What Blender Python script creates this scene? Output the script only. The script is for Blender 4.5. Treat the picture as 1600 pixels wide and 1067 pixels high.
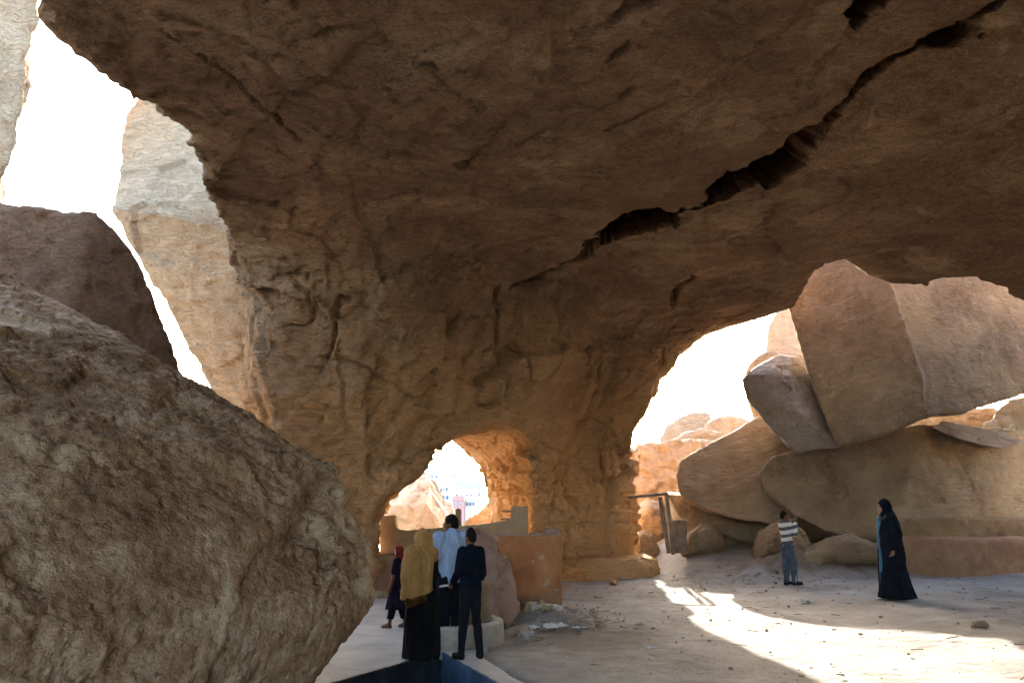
import bpy, bmesh, math, random
import numpy as np
from mathutils import Vector, Matrix

for o in list(bpy.data.objects):
    bpy.data.objects.remove(o, do_unlink=True)
scene = bpy.context.scene
col = scene.collection
R = math.radians

# ------------------------------------------------------------------ camera
CAM_H, FPX = 1.75, 1200.0
PITCH = math.atan(256.5 / FPX)
cam_d = bpy.data.cameras.new('camera')
cam = bpy.data.objects.new('camera', cam_d); col.objects.link(cam)
cam.location = (0, 0, CAM_H); cam.rotation_euler = (math.pi / 2 + PITCH, 0, 0)
cam_d.sensor_width = 36.0; cam_d.lens = 36.0 * FPX / 1600.0
cam_d.clip_start = 0.05; cam_d.clip_end = 3000
scene.camera = cam

# ------------------------------------------------------------------ daylight
SUN_EL, SUN_AZ = R(19.4), R(3.6)          # azimuth measured from +Y (view direction) towards +X
world = bpy.data.worlds.new('World'); scene.world = world; world.use_nodes = True
wn = world.node_tree.nodes; wl = world.node_tree.links
bg = wn['Background']
sky = wn.new('ShaderNodeTexSky'); sky.sky_type = 'NISHITA'; sky.sun_disc = False
sky.sun_elevation = SUN_EL; sky.sun_rotation = SUN_AZ
sky.dust_density = 3.5; sky.air_density = 1.0; sky.ozone_density = 1.0
wl.new(sky.outputs[0], bg.inputs['Color']); bg.inputs['Strength'].default_value = 0.15
sun_d = bpy.data.lights.new('sun', 'SUN'); sun = bpy.data.objects.new('sun', sun_d); col.objects.link(sun)
sun_d.energy = 2.1; sun_d.angle = R(0.6); sun_d.color = (1.0, 0.92, 0.78)
sdir = Vector((math.cos(SUN_EL) * math.sin(SUN_AZ), math.cos(SUN_EL) * math.cos(SUN_AZ), math.sin(SUN_EL)))
sun.rotation_euler = (-sdir).to_track_quat('-Z', 'Y').to_euler(); sun.location = sdir * 60
vs = scene.view_settings
vs.view_transform = 'Standard'; vs.look = 'None'; vs.gamma = 1.0; vs.exposure = 3.85
vs.use_curve_mapping = False
scene.render.engine = 'CYCLES'
cy = scene.cycles
cy.use_denoising = True
try: cy.denoiser = 'OPENIMAGEDENOISE'; cy.denoising_input_passes = 'RGB_ALBEDO_NORMAL'; cy.denoising_prefilter = 'ACCURATE'
except Exception: pass
cy.max_bounces = 6; cy.diffuse_bounces = 5; cy.glossy_bounces = 1
cy.use_adaptive_sampling = True; cy.adaptive_threshold = 0.022
cy.sample_clamp_indirect = 6.0; cy.caustics_reflective = False; cy.caustics_refractive = False

# ------------------------------------------------------------------ pixel -> place
CP, SP = math.cos(PITCH), math.sin(PITCH)
def P(u, v, d):
    """point seen at photo pixel (u, v), standing d metres ahead of the camera"""
    a = (u - 800.0) / FPX; b = (533.5 - v) / FPX
    dy = CP - b * SP; dz = SP + b * CP
    return np.array((a / dy * d, d, CAM_H + dz / dy * d))
def PZ(u, v, z):
    """point seen at photo pixel (u, v) at height z"""
    a = (u - 800.0) / FPX; b = (533.5 - v) / FPX
    dy = CP - b * SP; dz = SP + b * CP
    t = (z - CAM_H) / dz
    return np.array((a * t, dy * t, z))
def project(p):
    x, y, z = p[..., 0], p[..., 1], p[..., 2] - CAM_H
    f = y * CP + z * SP; up = -y * SP + z * CP
    f = np.where(np.abs(f) < 1e-3, 1e-3, f)
    return 800 + FPX * x / f, 533.5 - FPX * up / f, f

# ------------------------------------------------------------------ noise
_rs = np.random.RandomState(11)
_LAT = (_rs.rand(32, 32, 32) * 2 - 1).astype(np.float32)
_CJ = (_rs.rand(16, 16, 16, 7) * 2 - 1).astype(np.float32)
_ROT = np.array([[0.36, 0.48, -0.8], [-0.8, 0.6, 0.0], [0.48, 0.64, 0.6]], np.float32)
def vnoise(p):
    p = np.asarray(p, np.float32)
    i = np.floor(p); f = p - i; i = i.astype(np.int32) & 31; j = (i + 1) & 31
    u = f * f * f * (f * (f * 6 - 15) + 10)
    x0, y0, z0 = i[..., 0], i[..., 1], i[..., 2]; x1, y1, z1 = j[..., 0], j[..., 1], j[..., 2]
    ux, uy, uz = u[..., 0], u[..., 1], u[..., 2]
    def L(a, b, t): return a + (b - a) * t
    return L(L(L(_LAT[x0, y0, z0], _LAT[x1, y0, z0], ux), L(_LAT[x0, y1, z0], _LAT[x1, y1, z0], ux), uy),
             L(L(_LAT[x0, y0, z1], _LAT[x1, y0, z1], ux), L(_LAT[x0, y1, z1], _LAT[x1, y1, z1], ux), uy), uz)
def fbm(p, octs=4, gain=0.5, ridge=False):
    p = np.asarray(p, np.float32); s = 0; a = 1.0; t = 0
    for k in range(octs):
        n = vnoise(p)
        s = s + a * ((1 - 2 * np.abs(n)) if ridge else n); t += a
        a *= gain; p = (p @ _ROT.T) * 2.03 + 7.31
    return s / t
def cells(p):
    """nearest jittered cell: distance, second distance, random offset, random tilt value"""
    p = np.asarray(p, np.float32); b = np.floor(p - 0.5).astype(np.int32)
    f1 = np.full(len(p), 9.0, np.float32); f2 = f1.copy(); off = np.zeros(len(p), np.float32); til = off.copy()
    for dx in (0, 1):
        for dy in (0, 1):
            for dz in (0, 1):
                c = b + np.array((dx, dy, dz)); r = _CJ[c[:, 0] & 15, c[:, 1] & 15, c[:, 2] & 15]
                q = p - (c + 0.5 + 0.42 * r[:, :3]); d = np.sqrt((q * q).sum(1))
                m = d < f1
                f2 = np.where(m, f1, np.minimum(f2, d))
                off = np.where(m, r[:, 3], off); til = np.where(m, (q * r[:, 4:7]).sum(1), til)
                f1 = np.where(m, d, f1)
    return f1, f2, off, til
def facet(p, size, tilt=0.8, warp=0.25):
    """broken rock relief: each cell a tilted plane with its own offset"""
    q = np.asarray(p, np.float32) / np.asarray(size, np.float32)
    if warp:
        q = q + warp * np.stack([vnoise(q * 1.9 + 3), vnoise(q * 1.9 + 17), vnoise(q * 1.9 + 29)], -1)
    f1, f2, off, til = cells(q)
    return off * 0.5 + tilt * til
def pits(p, size):
    f1, f2, off, til = cells(np.asarray(p, np.float32) / size + 0.3 * np.stack([vnoise(p * (2.3 / size)), vnoise(p * (2.3 / size) + 9), vnoise(p * (2.3 / size) + 19)], -1))
    return np.clip(1 - f1 * (1.5 + 0.9 * off), 0, 1)
def sstep(a, b, x):
    t = np.clip((x - a) / (b - a), 0, 1); return t * t * (3 - 2 * t)

# ------------------------------------------------------------------ surface from a distance field
def surface_nets(F, org, h):
    F = np.asarray(F, np.float32); S = F < 0
    nx, ny, nz = F.shape
    cnt = np.zeros((nx - 1, ny - 1, nz - 1), np.uint8)
    for dx in (0, 1):
        for dy in (0, 1):
            for dz in (0, 1):
                cnt += S[dx:nx - 1 + dx, dy:ny - 1 + dy, dz:nz - 1 + dz]
    act = (cnt > 0) & (cnt < 8)
    idx = np.full(act.shape, -1, np.int32); I = np.argwhere(act); idx[act] = np.arange(len(I))
    acc = np.zeros((len(I), 3), np.float32); num = np.zeros(len(I), np.float32)
    cs = [(a, b, c) for a in (0, 1) for b in (0, 1) for c in (0, 1)]
    for a in cs:
        for ax in range(3):
            if a[ax]: continue
            b = list(a); b[ax] = 1
            fa = F[I[:, 0] + a[0], I[:, 1] + a[1], I[:, 2] + a[2]]; fb = F[I[:, 0] + b[0], I[:, 1] + b[1], I[:, 2] + b[2]]
            m = (fa < 0) != (fb < 0)
            t = np.where(m, fa / np.where(m, fa - fb, 1), 0)
            pt = np.tile(np.array(a, np.float32), (len(I), 1)); pt[:, ax] = t
            acc[m] += pt[m]; num[m] += 1
    V = (I + acc / num[:, None]) * h + np.asarray(org)
    Q = []
    for ax in range(3):
        o1, o2 = [(1, 2), (2, 0), (0, 1)][ax]
        sl0 = [slice(1, -1)] * 3; sl0[ax] = slice(0, -1); sl1 = list(sl0); sl1[ax] = slice(1, None)
        s0 = S[tuple(sl0)]; s1 = S[tuple(sl1)]
        ch = np.argwhere(s0 != s1); inv = s0[tuple(ch.T)]
        base = ch.copy(); base[:, o1] += 1; base[:, o2] += 1
        def cell(d1, d2):
            c = base.copy(); c[:, o1] -= d1; c[:, o2] -= d2
            return idx[c[:, 0], c[:, 1], c[:, 2]]
        q = np.stack([cell(1, 1), cell(0, 1), cell(0, 0), cell(1, 0)], 1)
        q[~inv] = q[~inv][:, ::-1]
        Q.append(q)
    return V, np.concatenate(Q)
def make_grid(lo, hi, h):
    lo = np.asarray(lo, float); n = np.ceil((np.asarray(hi) - lo) / h).astype(int) + 1
    ax = [(lo[k] + h * np.arange(n[k])).astype(np.float32) for k in range(3)]
    return ax, lo
def np_mesh(name, V, faces):
    me = bpy.data.meshes.new(name); V = np.asarray(V, np.float32)
    k = faces.shape[1]
    me.vertices.add(len(V)); me.vertices.foreach_set('co', V.ravel())
    me.loops.add(faces.size); me.loops.foreach_set('vertex_index', faces.astype(np.int32).ravel())
    me.polygons.add(len(faces)); me.polygons.foreach_set('loop_start', np.arange(0, faces.size, k, dtype=np.int32))
    me.update(calc_edges=True); me.validate()
    return me
def get_co(me):
    a = np.empty(len(me.vertices) * 3, np.float32); me.vertices.foreach_get('co', a); return a.reshape(-1, 3)
def get_no(me):
    a = np.empty(len(me.vertices) * 3, np.float32); me.vertex_normals.foreach_get('vector', a); return a.reshape(-1, 3)
def subdivide(V, Q, levels):
    me = np_mesh('tmp', V, Q); ob = bpy.data.objects.new('tmp', me); col.objects.link(ob)
    md = ob.modifiers.new('s', 'SUBSURF'); md.levels = levels; md.boundary_smooth = 'PRESERVE_CORNERS'
    dg = bpy.context.evaluated_depsgraph_get(); ev = ob.evaluated_get(dg)
    m2 = bpy.data.meshes.new_from_object(ev)
    bpy.data.objects.remove(ob, do_unlink=True); bpy.data.meshes.remove(me)
    v = get_co(m2); q = np.empty(len(m2.loops), np.int32); m2.loops.foreach_get('vertex_index', q)
    n = get_no(m2); bpy.data.meshes.remove(m2)
    return v, q.reshape(-1, 4), n
def normals_of(V, Q):
    a = V[Q[:, 2]] - V[Q[:, 0]]; b = V[Q[:, 3]] - V[Q[:, 1]] if Q.shape[1] == 4 else V[Q[:, 1]] - V[Q[:, 0]]
    fn = np.cross(a, b) if Q.shape[1] == 4 else np.cross(b, a)
    n = np.zeros_like(V)
    for k in range(Q.shape[1]): np.add.at(n, Q[:, k], fn)
    return n / np.maximum(np.linalg.norm(n, axis=1, keepdims=True), 1e-9)

def tag(o, label=None, cat=None, group=None, kind=None):
    if label: o['label'] = label
    if cat: o['category'] = cat
    if group: o['group'] = group
    if kind: o['kind'] = kind
    return o
def link_mesh(name, me, mat, parent=None, smooth=True, base=True):
    o = bpy.data.objects.new(name, me); col.objects.link(o); me.name = name
    if mat: me.materials.append(mat)
    if smooth: me.polygons.foreach_set('use_smooth', np.ones(len(me.polygons), bool))
    if parent is not None:
        o.parent = parent
        V = get_co(me) - np.array(parent.location, np.float32)
        me.vertices.foreach_set('co', V.ravel())
    elif base:
        V = get_co(me); c = (V.min(0) + V.max(0)) / 2; c[2] = V[:, 2].min()
        me.vertices.foreach_set('co', (V - c).ravel()); o.location = c
    me.update()
    return o
def npo(name, V, F, mat, parent=None, smooth=True, base=True):
    return link_mesh(name, np_mesh(name, V, F), mat, parent, smooth, base)
def empty(name, loc):
    o = bpy.data.objects.new(name, None); col.objects.link(o); o.location = loc; o.empty_display_size = 0.2
    return o
def bm_obj(name, bm, mat, parent=None, smooth=False, base=True):
    bmesh.ops.recalc_face_normals(bm, faces=bm.faces)
    me = bpy.data.meshes.new(name); bm.to_mesh(me); bm.free()
    return link_mesh(name, me, mat, parent, smooth, base)

# ------------------------------------------------------------------ materials
class NT:
    def __init__(s, name):
        s.m = bpy.data.materials.new(name); s.m.use_nodes = True
        s.n = s.m.node_tree.nodes; s.l = s.m.node_tree.links; s.b = s.n['Principled BSDF']
        s.geo = s.n.new('ShaderNodeNewGeometry')
    def pos(s, scale=(1, 1, 1), rot=(0, 0, 0)):
        mp = s.n.new('ShaderNodeMapping'); mp.inputs['Scale'].default_value = scale; mp.inputs['Rotation'].default_value = rot
        s.l.new(s.geo.outputs['Position'], mp.inputs['Vector']); return mp.outputs[0]
    def noise(s, vec, scale, detail=6, rough=0.6, dist=0.0, out='Fac'):
        t = s.n.new('ShaderNodeTexNoise'); t.inputs['Scale'].default_value = scale; t.inputs['Detail'].default_value = detail
        t.inputs['Roughness'].default_value = rough; t.inputs['Distortion'].default_value = dist
        s.l.new(vec, t.inputs['Vector']); return t.outputs[out]
    def voro(s, vec, scale, feature='F1', out='Distance', rnd=1.0):
        t = s.n.new('ShaderNodeTexVoronoi'); t.feature = feature; t.inputs['Scale'].default_value = scale
        t.inputs['Randomness'].default_value = rnd
        s.l.new(vec, t.inputs['Vector']); return t.outputs[out]
    def ramp(s, fac, stops, interp='LINEAR'):
        r = s.n.new('ShaderNodeValToRGB'); r.color_ramp.interpolation = interp; e = r.color_ramp.elements
        while len(e) < len(stops): e.new(0.5)
        for q, (p, c) in zip(e, stops):
            q.position = p; q.color = (c, c, c, 1) if np.isscalar(c) else (*c, 1)
        s.l.new(fac, r.inputs[0]); return r.outputs[0]
    def mix(s, fac, a, b, mode='MIX'):
        m = s.n.new('ShaderNodeMix'); m.data_type = 'RGBA'; m.blend_type = mode
        for sock, val in ((m.inputs['Factor'], fac), (m.inputs[6], a), (m.inputs[7], b)):
            if isinstance(val, (int, float)): sock.default_value = val
            elif isinstance(val, tuple): sock.default_value = (*val, 1)
            else: s.l.new(val, sock)
        return m.outputs[2]
    def math(s, op, a, b=0.0, clamp=False):
        m = s.n.new('ShaderNodeMath'); m.operation = op; m.use_clamp = clamp
        for k, val in enumerate((a, b)):
            if isinstance(val, (int, float)): m.inputs[k].default_value = val
            else: s.l.new(val, m.inputs[k])
        return m.outputs[0]
    def bump(s, h, strength=0.5, dist=0.05, prev=None):
        b = s.n.new('ShaderNodeBump'); b.inputs['Strength'].default_value = strength; b.inputs['Distance'].default_value = dist
        s.l.new(h, b.inputs['Height'])
        if prev is not None: s.l.new(prev, b.inputs['Normal'])
        return b.outputs[0]
    def done(s, color, rough=0.9, normal=None, spec=0.2):
        if isinstance(color, tuple): s.b.inputs['Base Color'].default_value = (*color, 1)
        else: s.l.new(color, s.b.inputs['Base Color'])
        if isinstance(rough, (int, float)): s.b.inputs['Roughness'].default_value = rough
        else: s.l.new(rough, s.b.inputs['Roughness'])
        s.b.inputs['Specular IOR Level'].default_value = spec
        if normal is not None: s.l.new(normal, s.b.inputs['Normal'])
        return s.m

def rock_mat(name, c_dark, c_mid, c_pale, strata=0.5, grain=1.0, stain=0.4, coarse=0.55, pit=0.0, streak=0.0, blotch=None, patch=0.0, zwarm=None, lichen=0.0):
    t = NT(name)
    p = t.pos(); pz = t.pos((0.35, 0.35, 3.2), (0.05, -0.04, 0)); ps = t.pos((2.2, 2.2, 0.25))
    big = t.noise(p, coarse, 4, 0.62, 0.4)
    med = t.noise(p, 3.1, 6, 0.7, 0.2)
    fine = t.noise(p, 26.0, 4, 0.7)
    lay = t.noise(pz, 1.7, 5, 0.6, 0.15)
    f = t.math('ADD', t.math('MULTIPLY', big, 0.55), t.math('MULTIPLY', med, 0.45))
    f = t.math('ADD', t.math('MULTIPLY', f, 1.0 - 0.45 * strata), t.math('MULTIPLY', lay, 0.45 * strata))
    c = t.ramp(f, [(0.33, c_dark), (0.5, c_mid), (0.66, c_pale)])
    c = t.mix(t.math('MULTIPLY', t.ramp(fine, [(0.35, 1.0), (0.6, 0.0)]), 0.42), c, c_dark, 'MIX')
    c = t.mix(t.math('MULTIPLY', t.ramp(t.noise(p, 62.0, 3, 0.7), [(0.55, 0.0), (0.68, 1.0)]), 0.35), c, c_pale)
    if patch:
        pf = t.ramp(t.noise(t.pos((1, 1, 0.8)), 0.9, 7, 0.6, 0.8), [(0.56, 0.0), (0.60, 1.0)])
        c = t.mix(t.math('MULTIPLY', pf, patch), c, c_pale)
    if stain:
        sf = t.ramp(t.noise(t.pos((1, 1, 0.6)), 1.35, 8, 0.7, 1.2), [(0.56, 0.0), (0.72, 1.0)])
        c = t.mix(t.math('MULTIPLY', sf, stain), c, tuple(x * 0.42 for x in c_dark))
    if streak:
        kf = t.ramp(t.noise(ps, 1.3, 6, 0.62, 0.3), [(0.42, 0.0), (0.68, 1.0)])
        c = t.mix(t.math('MULTIPLY', kf, streak), c, c_pale)
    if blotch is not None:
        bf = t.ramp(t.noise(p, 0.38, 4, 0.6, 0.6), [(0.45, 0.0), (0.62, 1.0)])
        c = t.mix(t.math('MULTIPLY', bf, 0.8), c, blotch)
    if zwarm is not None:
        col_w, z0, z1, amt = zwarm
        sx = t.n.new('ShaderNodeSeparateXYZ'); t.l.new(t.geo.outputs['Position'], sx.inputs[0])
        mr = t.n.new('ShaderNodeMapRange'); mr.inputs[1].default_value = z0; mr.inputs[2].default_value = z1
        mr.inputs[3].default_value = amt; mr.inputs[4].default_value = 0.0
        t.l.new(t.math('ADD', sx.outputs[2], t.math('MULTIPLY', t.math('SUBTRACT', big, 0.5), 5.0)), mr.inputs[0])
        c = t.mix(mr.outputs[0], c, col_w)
    if lichen:
        zone = t.ramp(t.noise(p, 0.8, 3, 0.5), [(0.52, 0.0), (0.64, 1.0)])
        lf = t.ramp(t.noise(p, 11.0, 5, 0.7, 0.6), [(0.60, 0.0), (0.65, 1.0)])
        c = t.mix(t.math('MULTIPLY', t.math('MULTIPLY', zone, lf), 0.9), c, (0.03, 0.026, 0.022))
    pa = t.pos((0.8, 1.6, 2.0))
    hgt = t.math('ADD', t.math('MULTIPLY', t.noise(pa, 6.0, 7, 0.7, 0.25), 0.075 * grain), t.math('MULTIPLY', lay, 0.10 * strata))
    hgt = t.math('ADD', hgt, t.math('MULTIPLY', t.noise(p, 48.0, 3, 0.7), 0.007 * grain))
    chip = t.ramp(t.noise(t.pos((1.3, 3.0, 3.6)), 2.6, 6, 0.66, 0.4), [(0.47, 0.0), (0.49, 0.5), (0.57, 0.5), (0.59, 1.0)])
    hgt = t.math('ADD', hgt, t.math('MULTIPLY', chip, 0.05 * grain if not pit else 0.0))
    if pit:
        pv = t.math('MINIMUM', t.voro(p, 13.0, 'SMOOTH_F1'), 0.5)
        hgt = t.math('ADD', hgt, t.math('MULTIPLY', pv, 0.05 * pit))
        pv2 = t.math('MINIMUM', t.voro(p, 38.0), 0.5)
        hgt = t.math('ADD', hgt, t.math('MULTIPLY', pv2, 0.014 * pit))
    n = t.bump(hgt, 1.0, 1.0)
    return t.done(c, 0.93, n, 0.12)

M = {}
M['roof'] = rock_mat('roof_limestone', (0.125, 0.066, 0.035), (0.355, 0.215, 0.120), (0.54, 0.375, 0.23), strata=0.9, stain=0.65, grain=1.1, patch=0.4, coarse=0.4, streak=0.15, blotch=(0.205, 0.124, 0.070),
                     zwarm=((0.72, 0.44, 0.215), 2.2, 6.2, 0.95))  # low pillar rock coloured brighter and warmer than the ceiling, in place of light
M['pit'] = rock_mat('pitted_limestone', (0.135, 0.070, 0.035), (0.365, 0.232, 0.130), (0.62, 0.475, 0.315), strata=0.0, stain=0.5, grain=0.6, coarse=1.1, pit=1.3, patch=0.5, lichen=1.0)
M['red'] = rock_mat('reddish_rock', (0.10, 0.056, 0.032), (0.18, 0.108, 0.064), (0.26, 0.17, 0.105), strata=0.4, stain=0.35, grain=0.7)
M['pale'] = rock_mat('pale_limestone', (0.31, 0.215, 0.13), (0.44, 0.325, 0.21), (0.54, 0.425, 0.295), strata=0.3, stain=0.2, grain=0.9)
M['tan'] = rock_mat('tan_sandstone', (0.28, 0.175, 0.10), (0.43, 0.295, 0.18), (0.54, 0.41, 0.28), strata=0.15, stain=0.2, grain=0.6, streak=0.45)
M['tan2'] = rock_mat('brown_sandstone', (0.17, 0.116, 0.072), (0.32, 0.236, 0.152), (0.45, 0.35, 0.24), strata=0.15, stain=0.5, grain=0.7, streak=0.4, blotch=(0.45, 0.345, 0.215))
M['grey'] = rock_mat('grey_rock', (0.26, 0.215, 0.18), (0.39, 0.34, 0.295), (0.50, 0.455, 0.40), strata=0.2, stain=0.15, grain=0.7)
M['pink'] = rock_mat('pink_rock', (0.32, 0.18, 0.135), (0.44, 0.28, 0.215), (0.57, 0.43, 0.345), strata=0.0, stain=0.1, grain=0.6, streak=0.5)
# ------------------------------------------------------------------ polygon helpers
def poly_sdf(px, py, poly):
    """signed distance to a polygon in plan (negative inside)"""
    poly = np.asarray(poly, np.float32); n = len(poly)
    d = np.full(px.shape, 1e9, np.float32); ins = np.zeros(px.shape, bool)
    for i in range(n):
        a, b = poly[i], poly[(i + 1) % n]; e = b - a
        wx, wy = px - a[0], py - a[1]
        t = np.clip((wx * e[0] + wy * e[1]) / max(float(e @ e), 1e-9), 0, 1)
        d = np.minimum(d, (wx - e[0] * t) ** 2 + (wy - e[1] * t) ** 2)
        c = (a[1] > py) != (b[1] > py)
        if abs(e[1]) > 1e-9:
            ins ^= c & (px < e[0] * (py - a[1]) / e[1] + a[0])
    d = np.sqrt(d)
    return np.where(ins, -d, d)
def seg_dist(V, pts, wid):
    """distance from points to a 3D polyline divided by the local half width"""
    best = np.full(len(V), 1e9, np.float32)
    for k in range(len(pts) - 1):
        a, b = np.asarray(pts[k], np.float32), np.asarray(pts[k + 1], np.float32); e = b - a
        t = np.clip(((V - a) @ e) / max(float(e @ e), 1e-9), 0, 1)
        d = np.linalg.norm(V - (a + t[:, None] * e), axis=1)
        w = wid[k] + (wid[k + 1] - wid[k]) * t
        best = np.minimum(best, d / np.maximum(w, 1e-4))
    return best

# ------------------------------------------------------------------ ground
_a, _l, _r = PZ(690, 1017, 0)[:2], PZ(516, 1067, 0)[:2], PZ(779, 1067, 0)[:2]
_dl = (_l - _a) / np.linalg.norm(_l - _a); _dr = (_r - _a) / np.linalg.norm(_r - _a)
BASIN = [tuple(_a), tuple(_a + _dl * 4.0), (-2.2, 4.2), (0.9, 4.2), tuple(_a + _dr * 4.0)]
PAVE = [(-4.3, 3.2), (-2.95, 3.2), BASIN[1], BASIN[0], BASIN[4], (BASIN[4][0] + 0.45, BASIN[4][1] + 0.12)] + [tuple(PZ(u, v, 0)[:2]) for u, v in ((822, 1067), (758, 1028), (752, 1020), (786, 990), (788, 970), (770, 955), (740, 945), (715, 935), (690, 925), (690, 915), (560, 915), (540, 932))] + [(-4.3, 12.0)]
def ground_z(x, y):
    x = np.asarray(x, np.float32); y = np.asarray(y, np.float32)
    rise = 0.20 * np.clip(y - 18.0, 0, 4.0) * sstep(3.6, 5.0, x)
    right = 0.16 * sstep(4.5, 8.0, x) * sstep(26, 18, y)
    mound = 0.30 * np.exp(-(((x - 7.6) / 1.3) ** 2 + ((y - 19.2) / 0.7) ** 2)) + 0.16 * np.exp(-(((x - 6.2) / 0.9) ** 2 + ((y - 18.9) / 0.5) ** 2))
    rub = 0.10 * np.exp(-(((x - 0.45) / 0.6) ** 2 + ((y - 12.9) / 0.8) ** 2))
    out = -1.2 * sstep(24, 34, y) * sstep(3.0, 0.0, x)
    return rise + right + mound + rub + out
def axis(stops):
    a = []
    for (x0, x1, st) in stops:
        a.append(np.linspace(x0, x1, max(1, int(round((x1 - x0) / st))), endpoint=False))
    return np.concatenate(a + [[stops[-1][1]]])
gx = axis([(-900, -60, 60), (-60, -12, 4), (-12, -3.5, 0.5), (-3.5, 11, 0.05), (11, 20, 0.5), (20, 60, 4), (60, 900, 60)])
gy = axis([(-600, -40, 60), (-40, 2, 2.0), (2, 7, 0.25), (7, 22, 0.05), (22, 34, 0.3), (34, 90, 2), (90, 1200, 60)])
X, Y = np.meshgrid(gx, gy, indexing='ij')
Z = ground_z(X, Y)
pp = np.stack([X, Y, Z], -1).reshape(-1, 3)
near = (sstep(-4, -3, X) * sstep(13, 10, X) * sstep(5, 7, Y) * sstep(30, 22, Y)).ravel()
scuff = fbm(pp * 1.1, 3) * 0.03 + fbm(pp * np.array((5.0, 9.0, 5.0)), 3) * 0.009 + np.clip(fbm(pp * 4.1 + 5, 3, ridge=True) - 0.1, 0, 1) * 0.009 - 0.008 * pits(pp * np.array((1, 1, 0)), 0.33) - 0.004 * pits(pp * np.array((1, 1, 0)) + 5, 0.16)
mw = np.exp(-(((X - 7.0) / 2.3) ** 2 + ((Y - 19.1) / 0.9) ** 2)).ravel() + 0.8 * np.exp(-(((X - 0.5) / 0.7) ** 2 + ((Y - 12.8) / 1.0) ** 2)).ravel()
clod = mw * (0.16 * np.abs(facet(pp, 0.45)) + 0.07 * np.abs(facet(pp, 0.17)))
pp[:, 2] += near * scuff + clod * near
bs = poly_sdf(X, Y, BASIN).ravel()
pp[:, 2] = np.where(bs < 0.10, -1.35, pp[:, 2])
pave_zone = poly_sdf(X, Y, PAVE).ravel()
pp[:, 2] -= 0.06 * sstep(0.15, -0.05, pave_zone)
ni, nj = X.shape
ii, jj = np.meshgrid(np.arange(ni - 1), np.arange(nj - 1), indexing='ij'); a = (ii * nj + jj).ravel()
GF = np.stack([a, a + nj, a + nj + 1, a + 1], 1)
t = NT('trodden_dirt')
p = t.pos(); pst = t.pos((0.7, 1.5, 1))
c = t.ramp(t.noise(p, 0.8, 8, 0.66, 0.3), [(0.3, (0.19, 0.172, 0.155)), (0.5, (0.29, 0.268, 0.247)), (0.68, (0.37, 0.35, 0.325))])
c = t.mix(t.math('MULTIPLY', t.ramp(t.noise(pst, 3.4, 8, 0.7, 0.8), [(0.5, 0.0), (0.66, 1.0)]), 0.55), c, (0.22, 0.17, 0.125))
c = t.mix(t.math('MULTIPLY', t.ramp(t.noise(p, 38.0, 4, 0.7), [(0.58, 0.0), (0.7, 1.0)]), 0.55), c, (0.58, 0.52, 0.44))
c = t.mix(t.math('MULTIPLY', t.ramp(t.noise(p, 23.0, 5, 0.7), [(0.63, 0.0), (0.72, 1.0)]), 0.45), c, (0.15, 0.12, 0.095))
vd = t.n.new('ShaderNodeVectorMath'); vd.operation = 'DISTANCE'; t.l.new(t.pos((0.75, 0.6, 1)), vd.inputs[0]); vd.inputs[1].default_value = (0.75 * 1.1, 0.6 * 11.2, 0)
ash = t.ramp(t.math('ADD', t.math('MULTIPLY', vd.outputs['Value'], 0.55), t.math('MULTIPLY', t.noise(p, 2.1, 8, 0.7, 0.6), 0.9)), [(0.72, 1.0), (1.05, 0.0)])
c = t.mix(t.math('MULTIPLY', ash, 0.72), c, (0.15, 0.115, 0.085))
vm = t.n.new('ShaderNodeVectorMath'); vm.operation = 'DISTANCE'; t.l.new(t.pos((0.34, 0.9, 1)), vm.inputs[0]); vm.inputs[1].default_value = (0.34 * 7.4, 0.9 * 19.3, 0.3)
soil = t.ramp(t.math('ADD', t.math('MULTIPLY', vm.outputs['Value'], 0.6), t.math('MULTIPLY', t.noise(p, 2.4, 8, 0.7, 0.6), 0.8)), [(0.78, 1.0), (1.12, 0.0)])
c = t.mix(t.math('MULTIPLY', soil, 0.8), c, (0.19, 0.135, 0.09))
n = t.bump(t.noise(p, 9.0, 8, 0.7), 0.7, 0.05); n = t.bump(t.noise(p, 60.0, 4, 0.7), 0.5, 0.015, n)
M['dirt'] = t.done(c, 0.95, n, 0.1)
g = npo('ground', pp, GF, M['dirt'], base=False); tag(g, 'pale trodden dirt ground under the rock overhang', 'ground', kind='structure')

# ------------------------------------------------------------------ the great overhang with its pillar
def CZ(u, v): return PZ(u, v, float(6.55))
edge_left = [CZ(*q)[:2] for q in ((40, -60), (45, 5), (66, 52), (110, 95), (160, 140), (192, 172), (250, 206), (282, 226), (308, 252), (302, 288), (340, 335), (372, 368), (412, 396), (392, 420))]
edge_right = [CZ(*q)[:2] for q in ((1120, 521), (1160, 508), (1205, 496), (1240, 484), (1262, 440), (1284, 408), (1306, 402), (1330, 412), (1350, 430), (1390, 446), (1445, 441), (1478, 420), (1512, 406), (1545, 414), (1562, 424), (1578, 458), (1605, 468))]
roof_poly = ([(-9.6, -10), (-9.6, 1.5), (-7.0, 3.5), (-5.4, 5.0)] + [tuple(q) for q in edge_left] + [(-5.6, 16.0), (-6.0, 18.5), (-5.2, 24.5), (1.5, 25.5), (4.6, 23.0)] +
             [tuple(q) for q in edge_right] + [(13.0, 17.2), (17, 17), (17, -10)])
FOOT = [(-4.35, 16.7), (-3.8, 16.0), (-2.95, 15.9), (-1.2, 16.8), (0.3, 18.0), (1.4, 19.8), (2.6, 20.6), (3.15, 21.2), (3.3, 22.2), (2.4, 24.6), (-3, 25.6), (-5.0, 23.0), (-5.0, 18.5)]
RBLOCKER = [(13.4, -10), (13.2, 2), (13.4, 9), (14.2, 15), (14.6, 17.4), (17, 17.4), (17, -10)]  # out of view, added so the right side falls dark
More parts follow.
